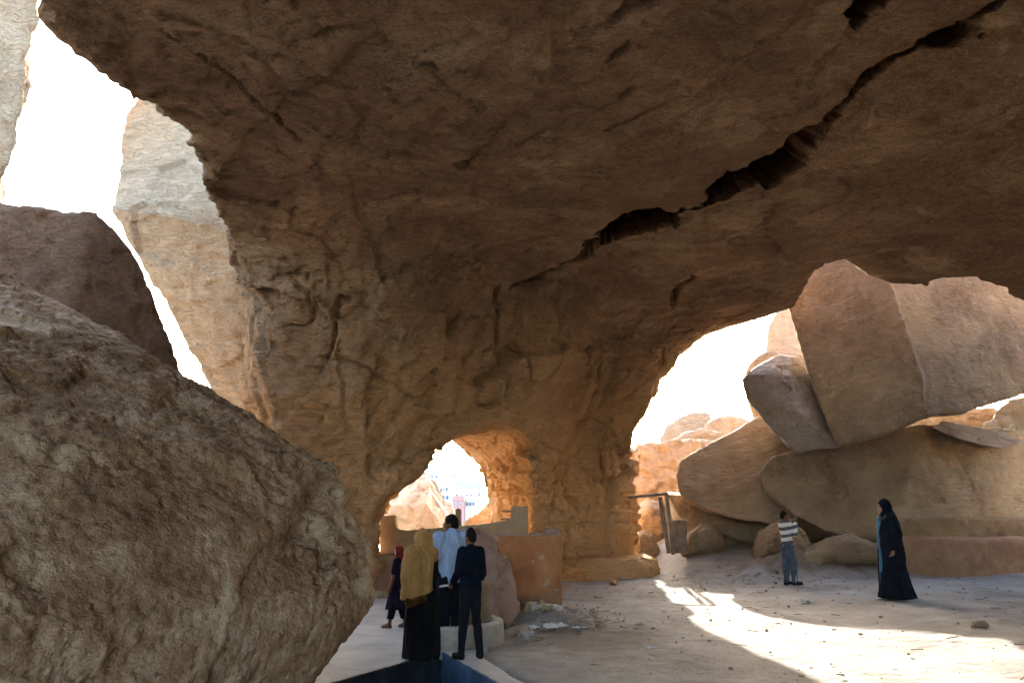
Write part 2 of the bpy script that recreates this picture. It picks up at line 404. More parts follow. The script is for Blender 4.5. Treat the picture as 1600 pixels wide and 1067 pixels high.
BLOCKER = [(-9.7, -10.0), (-9.7, 1.5), (-8.4, 1.0), (-7.9, -3.0), (-7.4, -6.5), (-7.0, -10)]  # unseen rear rock, added to hold back fill light
BLOCKER2 = [(5.0, -10), (5.2, -7.5), (7, -6.6), (9.5, -6.4), (14, -6.5), (14, -10)]  # other side of the added rear gap, placed to set the fill light
h = 0.15
(ax, ay, az), org = make_grid((-10, -10.3, -0.6), (17.3, 26.2, 11.0), h)
XX, YY = np.meshgrid(ax, ay, indexing='ij')
pl = np.stack([XX, YY, np.zeros_like(XX)], -1).reshape(-1, 3)
lowf = fbm(pl * 0.22 + 4, 3).reshape(XX.shape); midf = fbm(pl * 0.7 + 9, 3).reshape(XX.shape)
ceil_z = 6.55 + 0.22 * lowf + 0.06 * midf + 0.04 * np.clip(9 - YY, 0, 12)
ceil_z = ceil_z - 0.55 * sstep(7.0, 11.0, XX) * sstep(18, 14, YY)
fs = poly_sdf(XX, YY, FOOT) + 0.22 * midf + 0.25 * lowf
tt = sstep(-3.0, 3.2, XX)
v0 = 0.2 + 3.5 * tt; W = 4.3 - 1.5 * tt
tq = np.clip(fs / W, 0, 1)
zc = np.where(fs <= 0, -2.0, v0 + (ceil_z - v0) * (1 - (1 - tq) ** 2.1))
zc = np.where((fs > -0.25) & (fs <= 0), -2 + (v0 + 2) * sstep(-0.25, 0, fs), zc)
for wp in (RBLOCKER, BLOCKER, BLOCKER2):
    rw = poly_sdf(XX, YY, wp) + 0.5 * midf + 0.6 * lowf
    zr = np.where(rw <= 0, -2.0, 0.3 + (ceil_z - 0.3) * (1 - (1 - np.clip(rw / 2.6, 0, 1)) ** 2.2))
    zc = np.minimum(zc, zr)
plan = poly_sdf(XX, YY, roof_poly)
F = np.maximum(0.75 * (zc[:, :, None] - az[None, None, :]), (az - 10.4)[None, None, :])
lean = np.clip(az - 6.5, 0, 5)[None, None, :] * 0.12
F = np.maximum(F, plan[:, :, None] + lean)
# the way through the pillar
TF = np.array([P(u, v, 16.4)[[0, 2]] for (u, v) in ((588, 960), (590, 806), (602, 782), (640, 752), (664, 735), (676, 700), (692, 682), (742, 664), (806, 652), (852, 690), (872, 800), (876, 960))])
TB = np.array([P(u, v, 25.6)[[0, 2]] for (u, v) in ((536, 900), (540, 800), (560, 770), (600, 735), (630, 700), (650, 680), (676, 664), (698, 686), (716, 708), (745, 732), (756, 800), (764, 900))])
TF[[0, -1], 1] = -2; TB[[0, -1], 1] = -3
XZx, XZz = np.meshgrid(ax, az, indexing='ij')
for j, yv in enumerate(ay):
    if 12.5 < yv < 26.2:
        k = (yv - 16.4) / 9.2; k = max(k, -0.12)
        pk = TF * (1 - k) + TB * k
        nz = fbm(np.stack([XZx, np.full_like(XZx, yv), XZz], -1).reshape(-1, 3) * 0.9, 3).reshape(XZx.shape)
        F[:, j, :] = np.maximum(F[:, j, :], -(poly_sdf(XZx, XZz, pk) + 0.16 * nz))
V, Q = surface_nets(F, org, h)
cen = V[Q].mean(1); uu, vv, ff = project(cen)
nrm = normals_of(V, Q); nq = nrm[Q].mean(1)
facing = ((np.array((0, 0, CAM_H)) - cen) * nq).sum(1) > -0.8 * np.linalg.norm(cen - np.array((0, 0, CAM_H)), axis=1)
vis = (ff > 0.5) & (uu > -260) & (uu < 1860) & (vv > -330) & (vv < 1200) & facing & (cen[:, 2] < 9.6)
# grow the refined region, then refine it
def sub(Vv, Qq):
    used = np.unique(Qq); mp = np.full(len(Vv), -1, np.int64); mp[used] = np.arange(len(used)); return Vv[used], mp[Qq]
Vc, Qc = sub(V, Q[~vis]); Vf, Qf = sub(V, Q[vis])
Vf, Qf, Nf = subdivide(Vf, Qf, 2)
def ceiling_hit(u, v, fallback=16.0):
    """march along the sight line of a photo pixel to the rock surface"""
    o = np.array((0, 0, CAM_H)); d = P(u, v, 1.0) - o
    for s in np.arange(5.0, 26.0, 0.03):
        q = o + d * s; g_ = (q - org) / h; i = np.floor(g_).astype(int); f = g_ - i
        if (i < 0).any() or (i + 1 >= np.array(F.shape)).any(): continue
        c = F[i[0]:i[0] + 2, i[1]:i[1] + 2, i[2]:i[2] + 2]
        c = c[0] * (1 - f[0]) + c[1] * f[0]; c = c[0] * (1 - f[1]) + c[1] * f[1]
        if c[0] * (1 - f[2]) + c[1] * f[2] < 0: return q
    return o + d * fallback
def roof_relief(Vv, N):
    up = np.abs(N[:, 2]); wallish = sstep(0.85, 0.35, up); cei = 1 - wallish
    d = np.zeros(len(Vv), np.float32)
    wv = Vv + 0.10 * np.stack([fbm(Vv * 1.6, 3), fbm(Vv * 1.6 + 11, 3), fbm(Vv * 1.6 + 23, 3)], -1)
    d += 0.36 * facet(wv, (1.9, 1.9, 2.4), 0.8, 0.03) * (0.18 + 0.82 * wallish)
    blk = vnoise(wv * 0.55 + 60) * 0.5 + 0.5
    d += 0.36 * facet(wv + 5, (0.75, 0.75, 1.9), 0.5, 0.02) * wallish * (0.35 + 0.65 * blk)       # upright broken blocks
    d += 0.07 * facet(wv + 9, (0.36, 0.36, 0.7), 0.7, 0.06) * wallish * (1 - 0.6 * blk)
    d += 0.12 * facet(wv + 2, (2.8, 2.8, 0.2), 0.10, 0.05) * wallish * sstep(5.0, 2.0, Vv[:, 2])   # thin beds low on the pillar
    d -= 0.24 * np.exp(-(np.abs(vnoise(wv * np.array((1.5, 1.5, 0.30)) + 80)) / 0.045) ** 2) * wallish * sstep(-0.2, 0.4, vnoise(wv * 0.8 + 33))   # open upright joints
    # flat slabs and flaky ledges on the underside
    wr_ = np.stack([wv[:, 0] * 0.8 + wv[:, 1] * 0.6, wv[:, 1] * 0.8 - wv[:, 0] * 0.6, wv[:, 2]], -1)
    d += 0.10 * facet(wr_ + 15, (1.2, 3.4, 3.0), 0.30, 0.05) * cei
    d += 0.04 * facet(wr_ + 22, (0.5, 1.1, 1.0), 0.6, 0.1) * cei * (0.4 + 0.6 * blk)
    led = fbm(wv * np.array((0.55, 1.0, 0.8)) + 40, 5, 0.55)
    d += 0.06 * (np.floor(led * 8) / 8) * cei
    led2 = fbm(wv * np.array((1.5, 2.8, 1.5)) + 70, 4, 0.55)
    d += 0.035 * (np.floor(led2 * 6) / 6) * (0.5 + 0.5 * cei)
    d += 0.028 * facet(wv + 31, (0.34, 0.2, 0.22), 1.2, 0.2)
    d += 0.015 * fbm(wv * 4.2 + 3, 4, 0.6)
    return d
d = roof_relief(Vf, Nf)
cracks = [  # traced joints: (u, v, half width in metres)
    ([(779, 452, .07), (781, 500, .055), (784, 556, .045)], 0.7),
    ([(800, 452, .03), (850, 432, .07), (905, 412, .10), (928, 392, .12)], 0.45),
    ([(926, 390, .12), (965, 370, .34), (1005, 352, .46), (1040, 352, .22), (1060, 346, .05), (1106, 322, .06)], 0.85),
    ([(1106, 320, .07), (1140, 298, .30), (1178, 276, .46), (1212, 262, .34), (1232, 250, .24)], 0.9),
    ([(1226, 268, .20), (1242, 238, .24), (1268, 206, .14), (1296, 178, .04)], 0.85),
    ([(1296, 178, .03), (1340, 145, .045), (1400, 100, .05), (1450, 86, .04)], 0.45),
    ([(1452, 88, .03), (1478, 72, .22), (1496, 62, .20), (1520, 42, .04), (1570, 8, .04)], 0.55),
    ([(1336, 46, .03), (1352, 24, .12), (1372, 2, .13), (1390, -24, .1)], 0.5),
    ([(1270, 140, .015), (1300, 96, .02), (1336, 46, .03)], 0.15),
    ([(1052, 486, .035), (1053, 455, .06), (1066, 442, .07), (1086, 428, .05)], 0.6),
    ([(1192, 352, .05), (1206, 334, .10), (1216, 324, .08)], 0.3),
    ([(957, 98, .04), (968, 88, .07), (980, 72, .03)], 0.4),
    ([(958, 40, .04), (985, 18, .10), (1022, 8, .10)], 0.35),
    ([(716, 258, .06), (724, 262, .07), (744, 240, .02)], 0.35),
    ([(800, 238, .012), (830, 222, .03), (858, 204, .02)], 0.12),
    ([(948, 208, .015), (985, 192, .03), (1020, 170, .03), (1080, 146, .02)], 0.14),
    ([(972, 160, .03), (985, 142, .035), (990, 136, .015)], 0.25),
    ([(676, 108, .05), (684, 112, .04)], 0.25), ([(600, 60, .03), (610, 90, .02), (660, 104, .03), (760, 184, .02)], 0.08),
    ([(534, 464, .06), (528, 490, .05), (516, 548, .03), (511, 570, .02)], 0.4), ([(534, 464, .05), (548, 470, .03)], 0.3),
    ([(578, 722, .07), (580, 742, .09), (586, 748, .05)], 0.4), ([(876, 700, .05), (876, 722, .09), (878, 735, .05)], 0.5),
    ([(878, 690, .02), (888, 655, .025), (905, 640, .04), (910, 615, .025)], 0.3), ([(878, 735, .02), (858, 756, .02), (852, 800, .015)], 0.2),
    ([(786, 556, .02), (790, 590, .06), (786, 620, .02)], 0.3), ([(750, 632, .03), (768, 634, .06), (780, 622, .02)], 0.4),
    ([(535, 508, .012), (532, 560, .02), (536, 615, .02), (540, 680, .012)], 0.15), ([(690, 508, .015), (740, 500, .03), (775, 494, .02)], 0.15),
    ([(565, 640, .015), (576, 604, .02), (596, 580, .03), (640, 566, .02), (660, 540, .012)], 0.14),
    ([(820, 535, .012), (870, 522, .02), (930, 498, .012)], 0.12), ([(1110, 150, .02), (1150, 120, .02)], 0.1), ([(640, 330, .012), (680, 300, .02), (720, 318, .012)], 0.1),
    ([(420, 100, .02), (470, 60, .03), (560, 40, .02)], 0.12), ([(260, 50, .02), (330, 110, .03), (410, 170, .02), (470, 230, .02)], 0.15),
]
rim_ = poly_sdf(Vf[:, 0], Vf[:, 1], roof_poly); d *= np.where(Vf[:, 0] > 3.5, np.clip(-rim_ / 0.8, 0.25, 1), 1)
slot = np.zeros_like(Vf)
for pts, depth in cracks:
    p3 = [ceiling_hit(u, v) for (u, v, w) in pts]; on_roof = pts[0][1] < 425; major = depth >= 0.45; wd = [max(w * 1.0 + 0.006, 0.032 if major else 0.03) for (_, _, w) in pts]; depth = depth * ((2.3 if on_roof else 1.3) if major else 0.55)
    bb0 = np.min(p3, 0) - 0.9; bb1 = np.max(p3, 0) + 0.9
    m = ((Vf > bb0) & (Vf < bb1)).all(1); sv = Vf[m]
    jit = 0.05 * np.stack([fbm(sv * 4.0, 3, 0.6), fbm(sv * 4.0 + 7, 3, 0.6), fbm(sv * 4.0 + 13, 3, 0.6)], -1) + min(0.16, 0.45 * max(w for (_, _, w) in pts)) * np.stack([facet(sv + 3, 0.34, 0.6, 0), facet(sv + 8, 0.34, 0.6, 0), 0 * sv[:, 0]], -1)
    k = seg_dist(sv + jit, p3, wd)
    cut = depth * (1 - sstep(0.80, 1.12, k)) * (0.8 + 0.35 * vnoise(sv * 6))
    if on_roof and major: slot[m] += cut[:, None] * np.array((0.12, 0.80, 0.58), np.float32)     # the open joints slant back into the rock
    else: d[m] -= cut
    d[m] -= 0.03 * np.exp(-(k / 2.2) ** 2) * (depth > 0.4)
Vf = Vf + Nf * d[:, None] + slot
Qall = np.concatenate([Qf, Qc + len(Vf)]); Vall = np.concatenate([Vf, Vc])
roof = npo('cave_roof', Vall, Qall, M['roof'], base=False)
tag(roof, 'vast brown limestone overhang with a long diagonal crack, resting on its pillar', 'rock overhang', kind='structure')

# ------------------------------------------------------------------ boulders
def hull_planes(pts):
    bm = bmesh.new()
    for q in pts: bm.verts.new(q)
    bmesh.ops.convex_hull(bm, input=bm.verts)
    pl = []
    for f in bm.faces:
        f.normal_update(); n = np.array(f.normal)
        if np.linalg.norm(n) < 0.5: continue
        dd = float(n @ np.array(f.verts[0].co))
        if not any(n @ a > 0.999 and abs(dd - b) < 0.01 for a, b in pl): pl.append((n, dd))
    bm.free()
    c = np.mean(pts, 0)
    return [(n, b) if n @ c < b else (-n, -b) for n, b in pl]
def hull_field(G, planes, k):
    acc = None
    for n, b in planes:
        f = (G[0] * np.float32(n[0]))[:, None, None] + (G[1] * np.float32(n[1]))[None, :, None] + (G[2] * np.float32(n[2]))[None, None, :] - np.float32(b)
        if acc is None: acc = f
        elif k <= 0: acc = np.maximum(acc, f)
        else:
            hh = np.clip(0.5 + 0.5 * (f - acc) / k, 0, 1)
            acc = acc + (f - acc) * hh + k * hh * (1 - hh) * 0.8
    return acc
def rock(name, label, hulls, mat, h=0.1, k=0.15, relief=None, levels=0, warp=0.15, wscale=0.6, group=None, cat='boulder', union=0.12, seed=0, grow=0.04):
    allp = np.concatenate([np.asarray(q, float) for q in hulls])
    if not levels: h = h * 0.55; k = k * 0.5
    G, o = make_grid(allp.min(0) - 3 * h - warp, allp.max(0) + 3 * h + warp, h)
    F = None
    for q in hulls:
        f = hull_field(G, hull_planes(np.asarray(q, float)), k)
        if F is None: F = f
        else:
            hh = np.clip(0.5 + 0.5 * (f - F) / union, 0, 1); F = f + (F - f) * hh - union * hh * (1 - hh)
    if warp:
        gx_, gy_, gz_ = np.meshgrid(*G, indexing='ij')
        pts = np.stack([gx_, gy_, gz_], -1).reshape(-1, 3)
        nb = np.abs(F.ravel()) < 3 * h + warp
        nn = np.zeros(nb.shape, np.float32); nn[nb] = fbm(pts[nb] * wscale + seed * 3.7, 3)
        F = F + warp * nn.reshape(F.shape)
    V, Q = surface_nets(F - grow, o, h)
    if levels: V, Q, N = subdivide(V, Q, levels)
    else: N = normals_of(V, Q)
    d = relief(V, N, seed) if relief else 0.05 * fbm(V * 2, 4)
    V = V + N * d[:, None]
    ob = npo(name, V, Q, mat)
    return tag(ob, label, cat, group)
def front_back(front, back, shrink=0.85, ground=False):
    """front outline given as photo pixels with a distance each; the rock goes back from there"""
    f = np.array([P(*q) for q in front]); c = f.mean(0)
    b = c + (f - c) * shrink + np.array((0, back, 0)) + (f - c)[:, :1] * 0.0
    b[:, 0] += c[0] / c[1] * back; b[:, 2] += (c[2] - CAM_H) / c[1] * back * 0.6
    return np.concatenate([f, b])
def rel_smooth(V, N, s):
    return (0.05 * facet(V + s, 2.6, 0.6, 0.04) + 0.022 * facet(V + s * 2, 0.7, 0.8, 0.06) + 0.03 * fbm(V * 0.8 + s, 3) + 0.010 * fbm(V * 5.2 + s, 4) + 0.010 * facet(V + s * 2, 0.2, 1.0))
def on_plane(face, uvs):
    """photo pixels placed on the plane through three points given as (u, v, distance)"""
    a, b, c = [P(*q) for q in face]; n = np.cross(b - a, c - a); o = np.array((0, 0, CAM_H)); out = []
    for u, v in uvs:
        d = P(u, v, 1.0) - o; out.append(o + d * ((a - o) @ n) / (d @ n))
    return out
def rel_rough(V, N, s):
    return (0.13 * facet(V + s, 1.1, 0.8, 0.12) + 0.07 * facet(V + s + 3, 0.4, 0.9, 0.12) + 0.03 * fbm(V * 1.6 + s, 4) + 0.02 * fbm(V * 5 + s, 4))
def rel_far(V, N, s):
    return 0.16 * facet(V + s, 2.0, 0.7, 0.15) + 0.07 * facet(V + s, 0.7, 0.7, 0.15) + 0.05 * fbm(V * 0.8 + s, 5)
def rel_pit(V, N, s):
    w = V + 0.10 * np.stack([fbm(V * 1.7, 3), fbm(V * 1.7 + 5, 3), fbm(V * 1.7 + 9, 3)], -1)
    zone = sstep(-0.25, 0.3, fbm(V * 0.9 + 31, 3)); z2 = sstep(-0.15, 0.25, fbm(V * 1.4 + 51, 3))
    d = 0.07 * facet(w, 1.6, 0.8, 0.04) + 0.05 * fbm(w * 0.9, 3)
    d += 0.10 * (fbm(w * 1.5 + 4, 2, 0.5, ridge=True) - 0.3) * zone + 0.08 * fbm(w * 3.0, 5, 0.55, ridge=True) * (0.2 + 0.8 * z2)
    d -= 0.07 * pits(w, 0.34) ** 1.3 * zone + 0.06 * pits(w + 3, 0.16) ** 1.3 * z2 + 0.035 * pits(w + 7, 0.08) * (0.25 + 0.75 * zone) + 0.015 * pits(w + 11, 0.045)
    d += 0.012 * fbm(w * 18, 3, 0.6)
    return d
# foreground left: the pitted boulder
A_front = [(-420, 330, 7.2), (-150, 385, 7.3), (0, 441, 7.3), (120, 500, 7.3), (245, 575, 7.2), (352, 622, 7.1), (430, 680, 7.1), (503, 730, 7.0), (530, 805, 6.9), (552, 872, 6.85), (588, 930, 6.8), (572, 958, 6.7)]
A_mid = [(318, 700, 5.75), (330, 900, 5.45), (300, 1060, 5.25), (0, 640, 5.3), (-400, 560, 4.6), (-400, 1000, 3.6), (0, 1060, 4.3), (425, 985, 6.0)]
A_low = [(440, 1062, 6.5), (400, 1130, 6.3), (250, 1290, 5.2), (-350, 1500, 3.7)]
A_back = [(-420, 400, 10.5), (0, 520, 10.0), (350, 690, 9.0), (500, 790, 8.3), (470, 930, 8.3), (380, 960, 8.6), (-400, 900, 10.5)]
pts = [P(*q) for q in A_front + A_mid + A_low + A_back]
rock('boulder', 'huge pitted tan boulder filling the lower left foreground', [pts], M['pit'], h=0.06, k=0.05, relief=rel_pit, levels=1, warp=0.10, wscale=0.9, seed=1, grow=0.07)
# behind it
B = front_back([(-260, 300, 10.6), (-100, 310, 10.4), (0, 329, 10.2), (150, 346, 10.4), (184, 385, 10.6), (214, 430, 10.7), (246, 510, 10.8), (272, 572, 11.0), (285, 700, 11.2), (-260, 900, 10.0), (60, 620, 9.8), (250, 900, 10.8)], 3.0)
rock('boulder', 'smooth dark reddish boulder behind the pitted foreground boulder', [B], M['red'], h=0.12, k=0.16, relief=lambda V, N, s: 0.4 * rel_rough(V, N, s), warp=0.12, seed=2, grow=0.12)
C = front_back([(-420, -420, 15), (66, -420, 15), (64, -60, 15), (60, 40, 15), (46, 110, 15.2), (26, 200, 15.3), (2, 300, 15.5), (-40, 480, 15.5), (-420, 700, 14)], 5.0, 0.95)
rock('cliff', 'pale upright rock face in the top left corner of the picture', [C], M['pale'], h=0.18, k=0.1, relief=rel_rough, seed=3, cat='cliff')
H = [P(*q) for q in ((186, 326, 15.9), (300, 340, 15.9), (360, 356, 15.9), (430, 372, 16.2), (190, 250, 16.6), (196, 182, 17.4), (240, 120, 17.8), (330, 100, 17.8), (440, 200, 17.0), (222, 372, 17.0), (282, 452, 18.0),
                     (366, 545, 19.2), (374, 620, 19.8), (388, 720, 19.8), (470, 640, 19.0), (230, 200, 22), (340, 200, 22), (330, 480, 22), (450, 500, 22), (450, 720, 22))]
rock('rock_block', 'pale angular block outside with a tan underside, left of the pillar', [H], M['pale'], h=0.12, k=0.03, relief=lambda V, N, s: 0.6 * rel_rough(V, N, s), seed=4, cat='rock block', warp=0.10, wscale=0.4)
# right: leaning slab
gf = ((1233, 482, 19.6), (1310, 694, 18.8), (1441, 652, 17.6)); gr = ((1384, 440, 18.2), (1441, 652, 17.6), (1760, 560, 20.2))
Gp = on_plane(gf, ((1233, 482), (1262, 430), (1290, 376), (1330, 350), (1384, 440), (1442, 596), (1441, 652), (1380, 678), (1310, 694), (1270, 590))) + [P(*q) for q in ((1340, 330, 21.5), (1300, 350, 23.0), (1262, 500, 23.5), (1330, 670, 22.5), (1420, 640, 21.5))]
Gr = on_plane(gr, ((1384, 440), (1442, 596), (1441, 652), (1520, 640), (1610, 610), (1760, 560), (1760, 400), (1600, 420), (1512, 398), (1430, 436))) + [P(*q) for q in ((1420, 640, 22), (1600, 600, 23.5), (1760, 560, 23.5), (1760, 390, 23.5), (1510, 385, 22))]
rock('leaning_slab', 'large leaning sandstone slab propped on the boulders under the roof', [Gp, Gr], M['tan2'], h=0.11, k=0.02, relief=rel_smooth, warp=0.04, seed=5, cat='rock slab', union=0.03)
I_ = [P(*q) for q in ((1164, 592, 20.2), (1170, 622, 20.1), (1196, 646, 19.9), (1214, 556, 20.6), (1238, 560, 20.3), (1262, 592, 20.2), (1302, 682, 19.4), (1312, 694, 19.5), (1248, 702, 19.6), (1234, 590, 19.7), (1256, 648, 19.3), (1180, 580, 22), (1240, 570, 22.3), (1310, 690, 22), (1240, 690, 22))]
rock('boulder', 'grey wedge boulder with a sharp ridge, wedged left of the leaning slab', [I_], M['grey'], h=0.08, k=0.02, relief=lambda V, N, s: 0.5 * rel_rough(V, N, s), seed=6)
J1 = front_back([(1194, 560, 27), (1199, 512, 27), (1212, 490, 27), (1224, 482, 27), (1250, 486, 27), (1300, 500, 27), (1290, 600, 27), (1200, 600, 27)], 3.5)
rock('boulder', 'tan upright boulder against the sky behind the grey wedge boulder', [J1], M['tan'], h=0.14, k=0.2, relief=rel_smooth, seed=7)
J2 = front_back([(1164, 606, 24.4), (1167, 574, 24.4), (1180, 558, 24.2), (1200, 547, 24.2), (1250, 552, 24.2), (1290, 600, 24), (1280, 690, 24), (1190, 690, 24.2)], 2.4)
rock('boulder', 'rounded tan boulder peeking out above the grey wedge boulder', [J2], M['tan'], h=0.12, k=0.25, relief=rel_smooth, seed=8)
kf = ((1061, 742, 21.4), (1200, 813, 20.5), (1196, 652, 22.2))
K = on_plane(kf, ((1061, 742), (1068, 722), (1130, 690), (1196, 652), (1260, 664), (1300, 700), (1260, 800), (1232, 818), (1150, 806), (1104, 792), (1068, 772))) + [P(*q) for q in ((1090, 735, 24.5), (1196, 656, 25), (1300, 720, 25), (1230, 830, 24), (1100, 800, 24))]
rock('boulder', 'tan slab-sided boulder with streaked face beyond the striped-sweater man', [K], M['tan'], h=0.10, k=0.03, relief=rel_smooth, seed=9, grow=0.10, warp=0.06)
K2 = [P(*q) for q in ((1040, 770, 22.3), (1058, 805, 22.0), (1090, 828, 21.7), (1140, 838, 21.5), (1200, 846, 21.2), (1290, 838, 21.0), (1290, 770, 21.4), (1150, 770, 21.9), (1050, 780, 25.5), (1070, 835, 25), (1200, 856, 24.5), (1290, 800, 25), (1100, 862, 24), (1280, 875, 23.5))]
rock('boulder', 'low shadowed brown boulder under the streaked tan one', [K2], M['tan2'], h=0.11, k=0.15, relief=rel_smooth, seed=10)
lf = ((1195, 745, 20.3), (1330, 836, 19.4), (1440, 664, 20.5)); lr = ((1440, 664, 20.5), (1400, 818, 19.6), (1740, 740, 21.4))
L = on_plane(lf, ((1190, 738), (1208, 716), (1310, 690), (1440, 664), (1400, 818), (1368, 832), (1330, 838), (1290, 828), (1240, 802), (1200, 768))) + on_plane(lr, ((1530, 680), (1592, 690), (1740, 690), (1740, 860), (1420, 850))) + \
    [P(*q) for q in ((1210, 740, 23.5), (1440, 676, 24), (1740, 700, 25), (1740, 830, 25), (1300, 830, 23), (1300, 870, 22.0), (1420, 870, 21.4), (1260, 860, 24))]
rock('boulder', 'massive brown boulder lying under the leaning slab', [L], M['tan2'], h=0.11, k=0.03, relief=rel_smooth, warp=0.08, seed=11)
Mp = front_back([(982, 706, 28), (996, 690, 28), (1060, 684, 28.2), (1130, 690, 28.4), (1200, 700, 28.6), (1200, 850, 28), (1090, 858, 27.6), (985, 850, 27.4), (1010, 780, 27.2)], 5)
rock('boulder', 'pale sunlit boulder with a flat face behind the wooden frame', [Mp], M['tan'], h=0.16, k=0.1, relief=lambda V, N, s: 1.6 * rel_rough(V, N, s), seed=12)
N1 = front_back([(1030, 690, 36), (1040, 664, 36), (1080, 641, 36), (1100, 642, 36), (1114, 662, 36), (1118, 720, 36), (1030, 730, 36)], 3)
rock('boulder', 'far rounded boulder on the skyline, nearest the pillar', [N1], M['pale'], h=0.2, k=0.4, relief=rel_far, seed=13)
N2 = front_back([(1092, 700, 34), (1104, 660, 34), (1124, 649, 34), (1156, 652, 34), (1178, 664, 34), (1186, 720, 34), (1092, 730, 34)], 3)
rock('boulder', 'far tan boulder on the skyline, right of the rounded one', [N2], M['tan'], h=0.2, k=0.3, relief=rel_far, seed=14)
N3 = front_back([(1050, 700, 31), (1066, 684, 31), (1100, 672, 31), (1130, 682, 31), (1140, 720, 31), (1050, 730, 31)], 2)
rock('boulder', 'small pale boulder resting on the flat sunlit boulder', [N3], M['pale'], h=0.15, k=0.3, relief=rel_far, seed=15)
Pr = front_back([(1270, 672, 25), (1300, 655, 25), (1470, 640, 25), (1506, 634, 25), (1546, 640, 25), (1580, 660, 25), (1580, 760, 25), (1270, 760, 25)], 2.5)
rock('boulder', 'orange tan boulder catching light in the gap below the leaning slab', [Pr], M['tan'], h=0.12, k=0.08, relief=rel_rough, seed=16)
Qr = front_back([(1540, 664, 23.4), (1562, 642, 23.4), (1590, 624, 23.4), (1640, 618, 23.2), (1720, 640, 23), (1720, 740, 23), (1600, 740, 22.8), (1560, 712, 23)], 2.5)
rock('boulder', 'rough pale boulder at the right edge below the leaning slab', [Qr], M['pale'], h=0.11, k=0.12, relief=rel_rough, seed=17)
Rr = front_back([(1458, 668, 20.3), (1474, 659, 20.5), (1520, 668, 20.5), (1560, 676, 20.4), (1592, 690, 20.3), (1560, 699, 20.0), (1500, 684, 20.0)], 0.9)
rock('skylit_top', 'grey slab added as the skylit top of the massive brown boulder', [Rr], M['grey'], h=0.06, k=0.04, relief=lambda V, N, s: 0.3 * rel_rough(V, N, s), seed=18, cat='stone', warp=0.04)  # extra slab whose grey stands in for skylight on the boulder's top
def ground_rock(name, label, outline, d, back, mat, seed, h=0.06, rel=rel_rough, amp=0.6, k=0.08, cat='rock', group=None, sink=0.08):
    f = np.array([P(u, v, d) for u, v in outline]); zb = float(ground_z(f[:, 0].mean(), d)) - sink
    c = f.mean(0); low = f.copy(); low[:, 2] = zb
    mid = c + (f - c) * 0.8; mid[:, 1] += back; mid[:, 2] = zb + (mid[:, 2] - zb) * 0.8
    lowb = mid.copy(); lowb[:, 2] = zb
    frt = c + (f - c) * 0.55; frt[:, 1] -= back * 0.45
    return rock(name, label, [np.concatenate([f, low, mid, lowb, frt])], mat, h=h, k=k, relief=lambda V, N, s: amp * rel(V, N, s), seed=seed, cat=cat, warp=0.05, wscale=1.2, group=group)
ground_rock('rock', 'rounded brown rock on the ground beside the wooden post', [(1072, 858), (1080, 836), (1098, 823), (1118, 822), (1130, 840), (1138, 858)], 20.9, 0.7, M['tan2'], 20)
ground_rock('rock', 'small white rock in the dark hollow under the boulders', [(1126, 856), (1130, 838), (1146, 842), (1156, 848), (1150, 858)], 21.8, 0.4, M['pale'], 21, h=0.04, amp=0.3)
ground_rock('rock', 'pale rock on the ground just behind the striped-sweater man', [(1184, 856), (1188, 838), (1204, 822), (1222, 818), (1250, 830), (1262, 852), (1230, 862)], 19.6, 0.7, M['tan'], 22)
ground_rock('rock', 'broad low rock half buried in the mound by the black-robed woman', [(1262, 868), (1290, 846), (1330, 838), (1372, 846), (1386, 872), (1330, 884)], 18.7, 0.7, M['tan2'], 23)
ground_rock('rock', 'sunlit pale rock at the foot of the wooden frame', [(990, 868), (988, 836), (1004, 826), (1020, 838), (1030, 866)], 23.5, 0.8, M['pale'], 24)
ground_rock('rock', 'tan rock in front of the pale flat boulder, left of the post', [(984, 846), (988, 800), (1012, 782), (1036, 792), (1044, 846)], 25.5, 1.2, M['tan'], 25, h=0.09)
# foot of the pillar: worn ledge
led = [P(*q) for q in ((876, 908, 18.9), (940, 906, 19.1), (990, 902, 19.7), (1030, 894, 20.6), (1026, 876, 21.0), (876, 884, 19.0), (940, 880, 19.2), (990, 877, 19.8))]
low = [np.array((q[0], q[1], -0.15)) for q in led]; bk = [q + np.array((-0.7, 1.6, 0.0)) for q in led]
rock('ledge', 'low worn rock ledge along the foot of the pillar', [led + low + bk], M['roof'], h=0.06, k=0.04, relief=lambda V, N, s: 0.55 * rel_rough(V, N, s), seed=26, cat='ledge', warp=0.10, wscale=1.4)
# seen through the passage
U1 = [P(*q) for q in ((560, 850, 31), (596, 806, 31), (640, 764, 32), (666, 738, 34), (676, 750, 33), (700, 810, 32), (706, 850, 31.5), (668, 780, 30.5), (640, 850, 30), (560, 790, 38), (664, 744, 38), (720, 850, 38))]
rock('rock_outcrop', 'pointed pale outcrop in glaring light beyond the passage', [U1], M['pale'], h=0.18, k=0.05, relief=rel_far, seed=27, cat='outcrop')
U2 = [P(*q) for q in ((716, 824, 27), (752, 796, 27), (800, 764, 27.5), (860, 760, 28), (860, 840, 27), (730, 840, 27), (740, 830, 32), (860, 770, 33), (860, 840, 32))]
rock('rock_outcrop', 'sloping tan outcrop beyond the passage, right of the parapet post', [U2], M['tan'], h=0.16, k=0.06, relief=rel_far, seed=28, cat='outcrop')
U3 = [P(*q) for q in ((676, 850, 40), (684, 800, 40), (690, 780, 41), (704, 782, 41), (716, 850, 40), (690, 790, 46), (716, 850, 46), (680, 850, 46))]
rock('rock_outcrop', 'narrow pale outcrop beside the pointed one beyond the passage', [U3], M['pale'], h=0.2, k=0.1, relief=rel_far, seed=29, cat='outcrop')
